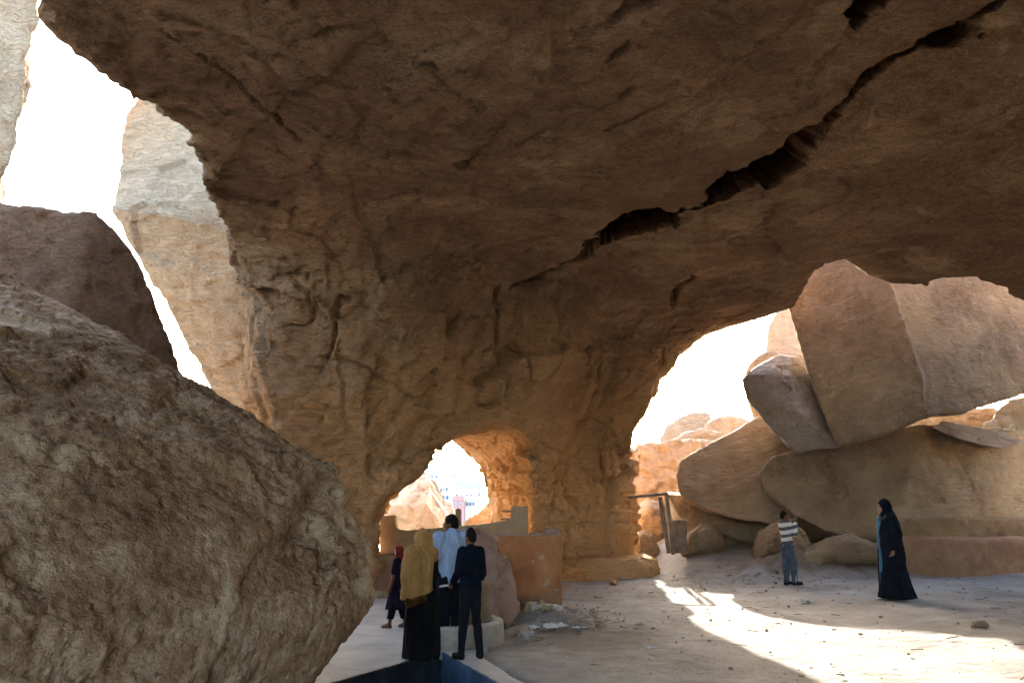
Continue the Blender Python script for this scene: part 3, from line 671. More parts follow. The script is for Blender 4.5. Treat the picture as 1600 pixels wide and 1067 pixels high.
# ------------------------------------------------------------------ built things: materials
def plaster(name, c1, c2, c3, bumpy=0.5, scale=2.0, stain=0.5, stc=None, foot=False):
    t = NT(name); p = t.pos()
    c = t.ramp(t.noise(p, scale, 8, 0.65, 0.5), [(0.3, c1), (0.5, c2), (0.7, c3)])
    sf = t.ramp(t.noise(t.pos((1, 1, 0.5)), scale * 2.3, 8, 0.7, 1.0), [(0.55, 0.0), (0.7, 1.0)])
    c = t.mix(t.math('MULTIPLY', sf, stain), c, stc or tuple(x * 0.5 for x in c1))
    if foot:     # soil splashed on the foot of the wall, chipped patches higher up
        sx = t.n.new('ShaderNodeSeparateXYZ'); t.l.new(t.geo.outputs['Position'], sx.inputs[0])
        df = t.ramp(t.math('ADD', sx.outputs[2], t.math('MULTIPLY', t.noise(p, 3.5, 6, 0.7, 0.5), 0.9)), [(0.38, 1.0), (0.78, 0.0)])
        c = t.mix(t.math('MULTIPLY', df, 0.7), c, (0.20, 0.155, 0.115))
        cf = t.ramp(t.noise(p, 4.3, 5, 0.6, 0.4), [(0.64, 0.0), (0.66, 1.0)])
        c = t.mix(t.math('MULTIPLY', cf, 0.7), c, (0.46, 0.37, 0.28))
    n = t.bump(t.noise(p, 14.0, 7, 0.7), bumpy, 0.03); n = t.bump(t.noise(p, 70.0, 4, 0.7), bumpy * 0.6, 0.01, n)
    return t.done(c, 0.92, n, 0.12)
M['concrete'] = plaster('worn_concrete', (0.33, 0.325, 0.315), (0.45, 0.44, 0.42), (0.55, 0.53, 0.50), 0.35, 1.4, 0.55, (0.30, 0.285, 0.26))
M['kerb'] = plaster('kerb_concrete', (0.38, 0.35, 0.31), (0.50, 0.465, 0.42), (0.60, 0.56, 0.51), 0.5, 3.0, 0.4, foot=True)
M['blue'] = plaster('blue_basin_paint', (0.025, 0.055, 0.10), (0.04, 0.09, 0.17), (0.08, 0.15, 0.25), 0.4, 2.0, 0.6, (0.05, 0.055, 0.06))
M['basin_dark'] = plaster('dark_basin_paint', (0.012, 0.014, 0.018), (0.022, 0.028, 0.038), (0.04, 0.05, 0.065), 0.4, 2.0, 0.4)  # darker basin colour, for the left and near walls and the floor
M['orange'] = plaster('orange_plaster', (0.30, 0.125, 0.05), (0.42, 0.185, 0.08), (0.48, 0.25, 0.13), 0.5, 1.6, 0.35, foot=True)
M['parapet'] = plaster('buff_plaster', (0.36, 0.26, 0.15), (0.47, 0.35, 0.21), (0.55, 0.43, 0.28), 0.4, 2.2, 0.3, foot=True)
M['adobe'] = plaster('reddish_adobe', (0.28, 0.165, 0.10), (0.37, 0.225, 0.14), (0.44, 0.29, 0.19), 0.6, 1.8, 0.4)
M['wood'] = plaster('weathered_wood', (0.14, 0.10, 0.075), (0.24, 0.18, 0.135), (0.34, 0.27, 0.21), 0.4, 5.0, 0.5)
M['white_wall'] = plaster('white_house_wall', (0.52, 0.53, 0.54), (0.58, 0.59, 0.60), (0.63, 0.64, 0.65), 0.1, 0.1, 0.1)
M['blue_wall'] = plaster('pale_blue_house_wall', (0.25, 0.36, 0.42), (0.29, 0.41, 0.48), (0.33, 0.45, 0.52), 0.1, 0.1, 0.1)
M['red_wall'] = plaster('red_house_wall', (0.33, 0.19, 0.18), (0.37, 0.22, 0.21), (0.40, 0.25, 0.24), 0.1, 0.1, 0.1)
M['dark_glass'] = NT('window_glass').done((0.12, 0.15, 0.18), 0.5, None, 0.3)
M['paper'] = NT('litter_paper').done((0.52, 0.51, 0.49), 0.8)
M['card'] = NT('litter_card').done((0.34, 0.26, 0.15), 0.85)
M['turq'] = NT('turquoise_plastic').done((0.10, 0.50, 0.52), 0.4)
M['stone'] = rock_mat('loose_stone', (0.26, 0.19, 0.13), (0.40, 0.31, 0.23), (0.52, 0.43, 0.34), strata=0, stain=0.1, grain=0.6)

def prism(poly, z0, z1, zs=None):
    """plan polygon raised from z0 to z1"""
    bm = bmesh.new()
    lo = [bm.verts.new((x, y, z0)) for x, y in poly]; hi = [bm.verts.new((x, y, z1)) for x, y in poly]
    bm.faces.new(hi); bm.faces.new(lo[::-1])
    n = len(poly)
    for i in range(n): bm.faces.new((lo[i], lo[(i + 1) % n], hi[(i + 1) % n], hi[i]))
    bm.normal_update()
    bmesh.ops.triangulate(bm, faces=[f for f in bm.faces if len(f.verts) > 4])
    return bm
def box_pts(bm, a, b):
    r = bmesh.ops.create_cube(bm, size=1.0)['verts']
    for v in r:
        v.co = Vector([(a[k] + b[k]) / 2 + v.co[k] * (b[k] - a[k]) for k in range(3)])
    return r
def remesh_obj(name, bm, mat, vox, relief, parent=None, bevel=0.0):
    """wear a built shape: voxel skin, then uneven surface"""
    me = bpy.data.meshes.new('tmp'); bmesh.ops.recalc_face_normals(bm, faces=bm.faces); bm.to_mesh(me); bm.free()
    ob = bpy.data.objects.new('tmp', me); col.objects.link(ob)
    md = ob.modifiers.new('r', 'REMESH'); md.mode = 'VOXEL'; md.voxel_size = vox
    sm = ob.modifiers.new('s', 'SMOOTH'); sm.iterations = 2; sm.factor = 0.5
    m2 = bpy.data.meshes.new_from_object(ob.evaluated_get(bpy.context.evaluated_depsgraph_get()))
    bpy.data.objects.remove(ob, do_unlink=True); bpy.data.meshes.remove(me)
    V = get_co(m2); N = get_no(m2)
    m2.vertices.foreach_set('co', (V + N * relief(V)[:, None]).ravel())
    return link_mesh(name, m2, mat, parent, True)
wear = lambda a: (lambda V: a * (fbm(V * 2.2, 4) + 0.35 * fbm(V * 11, 4) - 0.6 * np.clip(fbm(V * 4 + 9, 3) - 0.15, 0, 1)))

# ------------------------------------------------------------------ concrete walk and sunken basin
outer = PAVE
bm = prism(outer, -0.10, 0.0)
pv = remesh_obj('pavement', bm, M['concrete'], 0.04, wear(0.012))
tag(pv, 'pale worn concrete walk leading to the passage', 'pavement', kind='structure')
_c = np.mean(BASIN, 0); BIN = [tuple(np.array(q) + (_c - np.array(q)) / np.linalg.norm(_c - np.array(q)) * 0.03) for q in BASIN]
basin = empty('basin', (-0.9, 6.6, -0.56))
tag(basin, 'sunken basin with blue painted inner walls at the bottom of the picture', 'basin')
for i in range(len(BIN)):
    a, b = np.array(BIN[i]), np.array(BIN[(i + 1) % len(BIN)]); e = (b - a) / np.linalg.norm(b - a); nn = np.array((e[1], -e[0]))
    if nn @ (np.array((-0.9, 6.6)) - a) > 0: nn = -nn
    q = [a - e * 0.0, b + e * 0.0, b + nn * 0.06, a + nn * 0.06]
    bm_obj('basin_wall', prism([tuple(x) for x in q], -0.5, -0.004), M['blue'] if i >= 3 else M['basin_dark'], basin)
bm_obj('basin_floor', prism(BIN, -0.56, -0.5), M['basin_dark'], basin)
# curved kerb of the planter
def arc_wall(c, r0, r1, a0, a1, z0, z1, n=40):
    poly = [(c[0] + r1 * math.cos(R(a0 + (a1 - a0) * k / n)), c[1] + r1 * math.sin(R(a0 + (a1 - a0) * k / n))) for k in range(n + 1)]
    poly += [(c[0] + r0 * math.cos(R(a1 + (a0 - a1) * k / n)), c[1] + r0 * math.sin(R(a1 + (a0 - a1) * k / n))) for k in range(n + 1)]
    return prism(poly, z0, z1)
kb = remesh_obj('planter_kerb', arc_wall((-0.83, 10.82), 0.56, 0.72, -125, 150, -0.08, 0.27), M['kerb'], 0.025, wear(0.012))
tag(kb, 'low curved concrete kerb around the planter behind the boy', 'kerb')
so = ground_rock('rock', 'tan rock inside the curved planter kerb', [(708, 975), (716, 925), (738, 905), (762, 915), (770, 960)], 11.0, 0.35, M['tan2'], 31, h=0.035, amp=0.3)
pk = [P(*q) for q in ((684, 850, 12.9), (704, 829, 13.0), (736, 826, 12.8), (764, 842, 12.5), (788, 872, 12.3), (800, 912, 12.2), (804, 948, 12.2), (792, 972, 12.1), (776, 975, 12.0), (764, 930, 11.8), (742, 892, 11.9), (716, 872, 12.2), (700, 990, 12.6),
                      (700, 850, 13.8), (770, 850, 13.5), (795, 900, 13.3), (800, 960, 13.2), (700, 960, 13.8))]
rock('boulder', 'pinkish grey tilted boulder between the boy and the orange wall', [pk], M['pink'], h=0.05, k=0.06, relief=lambda V, N, s: 0.45 * rel_rough(V, N, s), seed=30, warp=0.08, wscale=1.5)
# orange plastered wall
x0, x1 = P(770, 900, 14.2)[0], P(878, 900, 14.2)[0]
ow = empty('plastered_wall', ((x0 + x1) / 2, 14.4, 0)); tag(ow, 'low orange plastered block wall right of the tilted boulder', 'wall')
bm = bmesh.new(); box_pts(bm, (x0, 14.2, -0.1), (x1, 14.52, 1.23))
remesh_obj('front_face', bm, M['orange'], 0.03, wear(0.010), ow)
bm = bmesh.new(); box_pts(bm, (x1 - 0.30, 14.52, -0.1), (x1 + 0.0, 17.4, 1.16))
remesh_obj('side_return', bm, M['orange'], 0.04, wear(0.016), ow)
for k, (xa, xb, hh) in enumerate(((x0 + 0.02, x0 + 0.34, .05), (x0 + .36, x0 + .62, .035), (x0 + .64, x1 - .33, .05), (x1 - .30, x1 - 0.01, .13))):
    bm = bmesh.new(); box_pts(bm, (xa, 14.22, 1.215), (xb, 14.50, 1.22 + hh))
    remesh_obj('coping_stone', bm, M['pink'], 0.02, wear(0.02), ow)
# buff parapet with notched top and three round holes
def profile_wall(name, uv, d, th, mat, parent, holes=()):
    bm = bmesh.new(); f = [P(u, v, d) for u, v in uv]
    a = [bm.verts.new(q) for q in f]; b = [bm.verts.new((q[0], q[1] + th, q[2])) for q in f]
    bm.faces.new(a); bm.faces.new(b[::-1]); n = len(a)
    for i in range(n): bm.faces.new((a[i], b[i], b[(i + 1) % n], a[(i + 1) % n]))
    bm.normal_update(); bmesh.ops.recalc_face_normals(bm, faces=bm.faces)
    if not holes: 
        bmesh.ops.triangulate(bm, faces=[f for f in bm.faces if len(f.verts) > 4])
        return bm_obj(name, bm, mat, parent)
    me = bpy.data.meshes.new('t'); bm.to_mesh(me); bm.free(); ob = bpy.data.objects.new('t', me); col.objects.link(ob)
    bc = bmesh.new()
    for (u, v, r) in holes:
        q = P(u, v, d); mtx = Matrix.Translation((q[0], q[1] + th / 2, q[2])) @ Matrix.Rotation(math.pi / 2, 4, 'X')
        bmesh.ops.create_cone(bc, cap_ends=True, segments=20, radius1=r, radius2=r, depth=th * 3, matrix=mtx)
    mc = bpy.data.meshes.new('c'); bc.to_mesh(mc); bc.free(); oc = bpy.data.objects.new('c', mc); col.objects.link(oc)
    md = ob.modifiers.new('b', 'BOOLEAN'); md.object = oc; md.operation = 'DIFFERENCE'; md.solver = 'EXACT'
    m2 = bpy.data.meshes.new_from_object(ob.evaluated_get(bpy.context.evaluated_depsgraph_get()))
    bpy.data.objects.remove(ob, do_unlink=True); bpy.data.objects.remove(oc, do_unlink=True)
    return link_mesh(name, m2, mat, parent, False)
pw = empty('parapet_wall', (-1.4, 17.0, 0)); tag(pw, 'buff notched parapet wall across the passage with three round holes', 'wall')
profile_wall('wall_body', [(594, 960), (594, 806), (617, 805), (619, 823), (624, 827), (640, 828), (690, 824), (760, 818), (795, 812), (798, 809), (799, 791), (825, 790), (826, 960)], 16.9, 0.28, M['parapet'], pw,
             holes=((664.5, 836.5, .033), (671, 836, .035), (677.5, 835.5, .033)))
bm = bmesh.new(); q = P(716, 818, 17.05)
bmesh.ops.create_cone(bm, cap_ends=True, segments=18, radius1=0.068, radius2=0.066, depth=0.30, matrix=Matrix.Translation((q[0], q[1], q[2] + 0.11)))
bmesh.ops.create_uvsphere(bm, u_segments=18, v_segments=8, radius=0.066, matrix=Matrix.Translation((q[0], q[1], q[2] + 0.26)))
bm_obj('bollard_post', bm, M['parapet'], pw, True)
bm = bmesh.new(); box_pts(bm, P(784, 800, 17.3), P(800, 797, 17.4)); box_pts(bm, P(782, 812, 17.3), P(800, 809, 17.4))
bm_obj('rail', bm, M['wood'], pw)
nb = remesh_obj('adobe_bench', arc_wall((-2.6, 16.2), 0.0, 0.42, 170, 370, -0.05, 0.80, 24), M['adobe'], 0.04, wear(0.03))
tag(nb, 'rounded reddish adobe niche wall below the parapet, beside the girl', 'niche wall')
st = bmesh.new(); box_pts(st, (-3.2, 15.6, -0.05), (-2.3, 16.0, 0.14))
tag(remesh_obj('step', st, M['parapet'], 0.03, wear(0.02)), 'low buff step at the end of the concrete walk', 'step')

# ------------------------------------------------------------------ wooden frame at the arch
wf = empty('wooden_frame', tuple(P(1046, 862, 20.3))); tag(wf, 'weathered wooden door frame standing between pillar and boulders', 'door frame')
def beam(name, a, b, w, d_, mat, parent):
    a, b = Vector(a), Vector(b); L_ = (b - a).length
    bm = bmesh.new(); bmesh.ops.create_cube(bm, size=1.0)
    bmesh.ops.scale(bm, vec=(w, d_, L_), verts=bm.verts)
    bmesh.ops.bevel(bm, geom=bm.edges, offset=min(w, d_) * 0.12, segments=1, affect='EDGES')
    rot = (b - a).to_track_quat('Z', 'Y').to_matrix().to_4x4()
    bmesh.ops.transform(bm, matrix=Matrix.Translation((a + b) / 2) @ rot, verts=bm.verts)
    return bm_obj(name, bm, mat, parent)
beam('post', P(1031, 776, 20.3), P(1045, 864, 20.3), 0.07, 0.10, M['wood'], wf)
beam('post', P(1041, 772, 20.42), P(1052, 866, 20.42), 0.08, 0.10, M['wood'], wf)
beam('lintel', P(982, 777, 20.15), P(1043, 771, 20.3), 0.08, 0.07, M['wood'], wf)
bm = bmesh.new(); box_pts(bm, tuple(P(1047, 864, 20.6)), tuple(P(1071, 812, 20.72)))
tag(bm_obj('board_panel', bm, M['wood'], None), 'dark wooden board standing upright beside the door frame', 'board')

# ------------------------------------------------------------------ clay terrace on the right
def strip_wall(front, z0, z1, depth): 
    return prism([tuple(q) for q in front] + [(q[0] + 0.0, q[1] + depth) for q in front[::-1]], z0, z1)
fr = [P(u, 850, d)[:2] for u, d in ((1392, 18.9), (1404, 18.5), (1430, 18.25), (1480, 18.1), (1540, 18.2), (1600, 18.5), (1680, 18.7), (1800, 19.0))]
te = remesh_obj('clay_terrace', strip_wall(fr, 0.05, 1.02, 2.6), M['adobe'], 0.06, wear(0.035))
tag(te, 'long reddish clay terrace wall at the right behind the black-robed woman', 'terrace')
fr2 = [P(u, 810, d)[:2] for u, d in ((1400, 19.5), (1430, 19.45), (1500, 19.4), (1600, 19.5), (1800, 19.8))]
te2 = remesh_obj('clay_step', strip_wall(fr2, 0.6, 1.46, 1.5), M['tan2'], 0.06, wear(0.06))
tag(te2, 'upper clay step on top of the terrace against the massive boulder', 'terrace')

# ------------------------------------------------------------------ town beyond the passage
def house(label, u0, u1, vt, d, mat, wins, depth=8, parapet=True, tank=None):
    a = P(u0, vt, d); b = P(u1, vt, d); z0 = -1.4; zt = a[2]
    r = empty('house', ((a[0] + b[0]) / 2, d + depth / 2, z0)); tag(r, label, 'house', 'houses of the town beyond the passage')
    bm = bmesh.new(); box_pts(bm, (a[0], d, z0), (b[0], d + depth, zt)); bm_obj('wall', bm, mat, r)
    bm = bmesh.new()
    for q0, q1 in (((a[0] - .05, d - .08, zt), (b[0] + .05, d + .25, zt + .5)), ((a[0] - .05, d + .25, zt), (a[0] + .2, d + depth, zt + .5)), ((b[0] - .2, d + .25, zt), (b[0] + .05, d + depth, zt + .5))): box_pts(bm, q0, q1)
    bm_obj('roof_parapet', bm, mat, r)
    for (wu, wv, w, hgt) in wins:
        w, hgt = w * 0.3, hgt * 0.38; q = P(wu, wv, d); bm = bmesh.new(); box_pts(bm, (q[0] - w / 2 - .04, d - .06, q[2] - hgt / 2 - .04), (q[0] + w / 2 + .04, d - .003, q[2] + hgt / 2 + .04))
        f = bm_obj('window', bm, M['white_wall'], r)
        bm = bmesh.new(); box_pts(bm, (q[0] - w / 2, d - .16, q[2] - hgt / 2), (q[0] + w / 2, d - .08, q[2] + hgt / 2))
        pn = bm_obj('pane', bm, M['dark_glass'], None, base=False); pn.parent = f
        pn.matrix_parent_inverse = f.matrix_basis.inverted() if False else Matrix.Identity(4)
        V_ = get_co(pn.data) - np.array(r.location, np.float32); pn.data.vertices.foreach_set('co', V_.ravel()); pn.data.update()
    if tank:
        q = P(tank[0], vt, d + 2); bm = bmesh.new()
        bmesh.ops.create_cone(bm, cap_ends=True, segments=16, radius1=.6, radius2=.55, depth=1.5, matrix=Matrix.Translation((q[0], d + 2.5, zt + .75)))
        bm_obj('water_tank', bm, M['blue_wall'], r, True)
    return r
house('white house with small dark windows beyond the passage, left of the blue house', 684, 703, 752, 100, M['white_wall'], [(689, 766, .9, 1.2), (693, 764, .5, .6), (698, 764, .9, 1.0), (693, 777, .9, 1.2), (699, 777, .9, 1.2)])
house('pale blue house with a flat roof beyond the passage', 704, 752, 756, 112, M['blue_wall'], [(712, 764, 1.0, 1.2), (738, 770, 1.6, 1.6), (748, 772, .9, 1.4), (725, 764, 1.0, 1.2)], tank=(708,))
house('low white house in front of the pale blue house', 708, 742, 769, 96, M['white_wall'], [(714, 774, .8, .9), (722, 773, .5, .5), (730, 774, .8, .9), (736, 774, .8, .9)])
house('small red-walled house low in the gap of the passage', 707, 725, 782, 84, M['red_wall'], [(711, 787, .6, .6), (720, 787, .6, .6)])
house('small white house with a row of dark windows, right of the red house', 727, 744, 782, 86, M['white_wall'], [(730, 787, .7, .9), (735, 787, .7, .9), (740, 787, .7, .9)])
house('far tall white building whose roof shows over the pointed outcrop', 660, 688, 738, 150, M['white_wall'], [(668, 745, 1.2, 1.4), (675, 745, 1.2, 1.4), (682, 745, 1.2, 1.4)], tank=(672,))

# ------------------------------------------------------------------ loose stones, rubble and litter
rng = np.random.RandomState(5)
def pebble(r, seed):
    bm = bmesh.new(); bmesh.ops.create_icosphere(bm, subdivisions=2, radius=r)
    rr = np.random.RandomState(seed); s = rr.uniform(0.6, 1.3, 3) * (1, 1, 0.6)
    V_ = np.array([v.co[:] for v in bm.verts]); f = facet(V_ / r + seed * 3.3, 1.1, 0.9) * 0.35
    for v, q, k in zip(bm.verts, V_, f): v.co = Vector(q * (1 + k) * s)
    return bm
def put_stone(label, u, v, r, seed, mat=None, name='stone', group=None):
    q = PZ(u, v, 0.0)
    for _ in range(4): q = PZ(u, v, float(ground_z(q[0], q[1])))
    bm = pebble(r, seed); bmesh.ops.translate(bm, verts=bm.verts, vec=(q[0], q[1], q[2] + 0.3 * r))
    return tag(bm_obj(name, bm, mat or M['stone'], None, True), label, 'stone', group)
def crumple(label, u, v, size, mat, seed, name='litter', cat='litter', thick=0.22):
    """a scrap of paper or plastic, crushed"""
    q = PZ(u, v, 0.0)
    for _ in range(4): q = PZ(u, v, float(ground_z(q[0], q[1])))
    rr = np.random.RandomState(seed); bm = bmesh.new(); bmesh.ops.create_grid(bm, x_segments=9, y_segments=9, size=0.5)
    V_ = np.array([v_.co[:] for v_ in bm.verts]); 
    zz = np.abs(fbm(V_ * 3.1 + seed * 5.1, 3)) * thick + np.abs(facet(V_ + seed, 0.33)) * thick * 0.6
    ang = rr.uniform(0, 6.28); asp = rr.uniform(0.45, 0.8); ca, sa = math.cos(ang), math.sin(ang)
    wob = 1 + 0.35 * vnoise(V_ * 2.2 + seed * 2.7)
    for v_, o_, z_, w_ in zip(bm.verts, V_, zz, wob):
        x_, y_ = o_[0] * size * w_, o_[1] * size * asp * w_
        v_.co = Vector((q[0] + x_ * ca - y_ * sa, q[1] + x_ * sa + y_ * ca, q[2] + 0.035 + z_ * size))
    r = bmesh.ops.solidify(bm, geom=bm.faces[:], thickness=0.003)
    return tag(bm_obj(name, bm, mat, None, False), label, cat)
crumple('crumpled white paper on the dirt between the lit strip and the striped-sweater man', 1256, 943, 0.24, M['paper'], 1)
crumple('crumpled clear plastic wrapper lying on the shaded dirt near the bottom centre', 1018, 1017, 0.16, M['paper'], 2)
crumple('white paper scrap on the ground left of the striped-sweater man', 1173, 879, 0.26, M['paper'], 3)
crumple('yellowish cardboard scrap on the mound behind the striped-sweater man', 1262, 903, 0.34, M['card'], 4, thick=0.5)
crumple('white scrap beside the yellowish cardboard', 1284, 909, 0.26, M['paper'], 5)
crumple('white scrap on the mound left of the black-robed woman', 1343, 890, 0.22, M['paper'], 6)
crumple('pale plastic bag in the rubble below the orange wall', 868, 983, 0.30, M['paper'], 7, thick=0.22)
crumple('second pale plastic bag in the rubble, nearer the kerb', 832, 985, 0.2, M['paper'], 8, thick=0.22)
crumple('white scrap against the right foot of the orange wall', 876, 952, 0.22, M['paper'], 9)
crumple('white scrap on the ground left of the wooden post', 1069, 866, 0.3, M['paper'], 10)
crumple('small white scrap between the post and the striped-sweater man', 1222, 898, 0.16, M['paper'], 11)
crumple('turquoise plastic scrap at the pillar edge by the arch', 1000, 826, 0.35, M['turq'], 12)
crumple('white scrap on the pillar ledge ground', 972, 906, 0.2, M['paper'], 13)
crumple('torn cardboard flap leaning on the broken concrete chunk', 838, 962, 0.4, M['card'], 21, thick=0.5)
crumple('grey rag at the near end of the rubble', 822, 1000, 0.3, M['kerb'], 22, thick=0.4)
crumple('white scrap between the rubble and the lit strip', 905, 985, 0.16, M['paper'], 23)
crumple('tiny white scrap near the bottom edge right of the basin', 1012, 1034, 0.07, M['paper'], 24)
bm = bmesh.new(); q = P(848, 968, 12.8); box_pts(bm, (q[0] - .27, 12.6, -0.02), (q[0] + .27, 12.95, 0.24))
bmesh.ops.rotate(bm, verts=bm.verts, cent=Vector((q[0], 12.8, 0)), matrix=Matrix.Rotation(R(12), 3, 'Z') @ Matrix.Rotation(R(7), 3, 'Y'))
tag(remesh_obj('concrete_chunk', bm, M['kerb'], 0.025, wear(0.05)), 'broken pale concrete chunk in the rubble below the orange wall', 'rubble')
put_stone('dark stone alone on the dirt right of the wooden post', 1115, 870, 0.14, 3)
put_stone('flat dark stone on the shaded dirt at the right edge', 1530, 980, 0.10, 4, M['tan2'])
put_stone('tan stone beside the concrete chunk, toward the orange wall', 890, 955, 0.13, 5)
put_stone('stone at the tip of the rubble, nearest the kerb', 812, 990, 0.12, 6)
put_stone('brown brick-like stone lying at the pillar ledge', 958, 913, 0.14, 7, M['adobe'])
put_stone('brown stone at the foot of the mound right of the striped-sweater man', 1300, 905, 0.15, 8, M['tan2'])
put_stone('pale stone at the mound edge behind the striped-sweater man', 1215, 876, 0.14, 9)
put_stone('grey stone left of the mound on the trodden dirt', 1150, 872, 0.10, 10)
# uncountable gravel, chips and twigs
n0 = 2600
pts_ = np.zeros((n0, 2)); 
pts_[:, 0] = rng.uniform(-0.2, 10.5, n0); pts_[:, 1] = 7.2 + 13.5 * rng.rand(n0) ** 1.1
k1 = rng.rand(n0); m1 = k1 < 0.34; m2 = (k1 >= 0.34) & (k1 < 0.62)
pts_[m1] = np.stack([rng.normal(0.45, 0.55, m1.sum()), rng.normal(12.9, 0.7, m1.sum())], 1)
pts_[m2] = np.stack([rng.normal(6.9, 1.5, m2.sum()), rng.normal(18.9, 0.6, m2.sum())], 1)
ok = (poly_sdf(pts_[:, 0], pts_[:, 1], outer) > 0.02) & (poly_sdf(pts_[:, 0], pts_[:, 1], FOOT) > 0.1) & ~((pts_[:, 0] < x1 + .05) & (pts_[:, 0] > x0 - .3) & (pts_[:, 1] > 14.1))
ok &= ((pts_[:, 0] + 0.83) ** 2 + (pts_[:, 1] - 10.82) ** 2) > 0.58
pts_ = pts_[ok]; zz = ground_z(pts_[:, 0], pts_[:, 1])
ico = bmesh.new(); bmesh.ops.create_icosphere(ico, subdivisions=1, radius=1.0); iv = np.array([v.co[:] for v in ico.verts]); ico.faces.ensure_lookup_table(); iff = np.array([[v.index for v in f.verts] for f in ico.faces]); ico.free()
VV, FF = [], []
for k, (x_, y_) in enumerate(pts_):
    r = 0.005 + 0.026 * rng.rand() ** 4 + (0.03 * rng.rand() ** 2 if (abs(x_ - .45) < 1 and abs(y_ - 12.9) < 1.3) or (abs(x_ - 6.9) < 2 and abs(y_ - 18.9) < 1.2) else 0)
    s = rng.uniform(0.5, 1.4, 3) * r; s[2] *= 0.6
    a = rng.rand() * 6.28; rot = np.array([[math.cos(a), -math.sin(a), 0], [math.sin(a), math.cos(a), 0], [0, 0, 1]])
    VV.append((iv * rng.uniform(0.75, 1.2, (len(iv), 1)) * s) @ rot.T + (x_, y_, zz[k] + 0.02)); FF.append(iff + k * len(iv))
gv = npo('gravel', np.concatenate(VV), np.concatenate(FF), M['stone'], smooth=False, base=False)
tag(gv, 'scattered gravel and stone chips on the dirt', 'gravel', kind='stuff')
VV, FF = [], []
for k in range(130):
    if k % 3: x_, y_ = rng.uniform(0.3, 9.5), 7.3 + 11 * rng.rand()
    else: x_, y_ = rng.normal(0.5, 0.6), rng.normal(12.8, 0.8)
    if poly_sdf(np.array([x_]), np.array([y_]), outer)[0] < 0.05 or y_ > 17.5: continue
    L_ = rng.uniform(0.02, 0.09); w = 0.004 + 0.006 * rng.rand(); a = rng.normal(0, 0.5); e = np.array((math.cos(a), math.sin(a), rng.normal(0, .06))) * L_; s_ = np.array((-math.sin(a), math.cos(a), 0)) * w
    z_ = float(ground_z(x_, y_)) + 0.03; c_ = np.array((x_, y_, z_)); up_ = np.array((0, 0, w))
    VV.append(np.array([c_ - e - s_, c_ - e + s_, c_ - e + up_ * 1.6, c_ + e - s_, c_ + e + s_, c_ + e + up_ * 1.6])); b_ = len(FF) // 4 * 6 if False else sum(len(v) for v in VV[:-1])
    FF += [[b_, b_ + 1, b_ + 4, b_ + 3], [b_ + 1, b_ + 2, b_ + 5, b_ + 4], [b_ + 2, b_, b_ + 3, b_ + 5]]
tw = npo('twigs', np.concatenate(VV), np.array(FF), M['wood'], smooth=False, base=False)
tag(tw, 'scattered dry twigs and dark scraps on the dirt', 'twigs', kind='stuff')
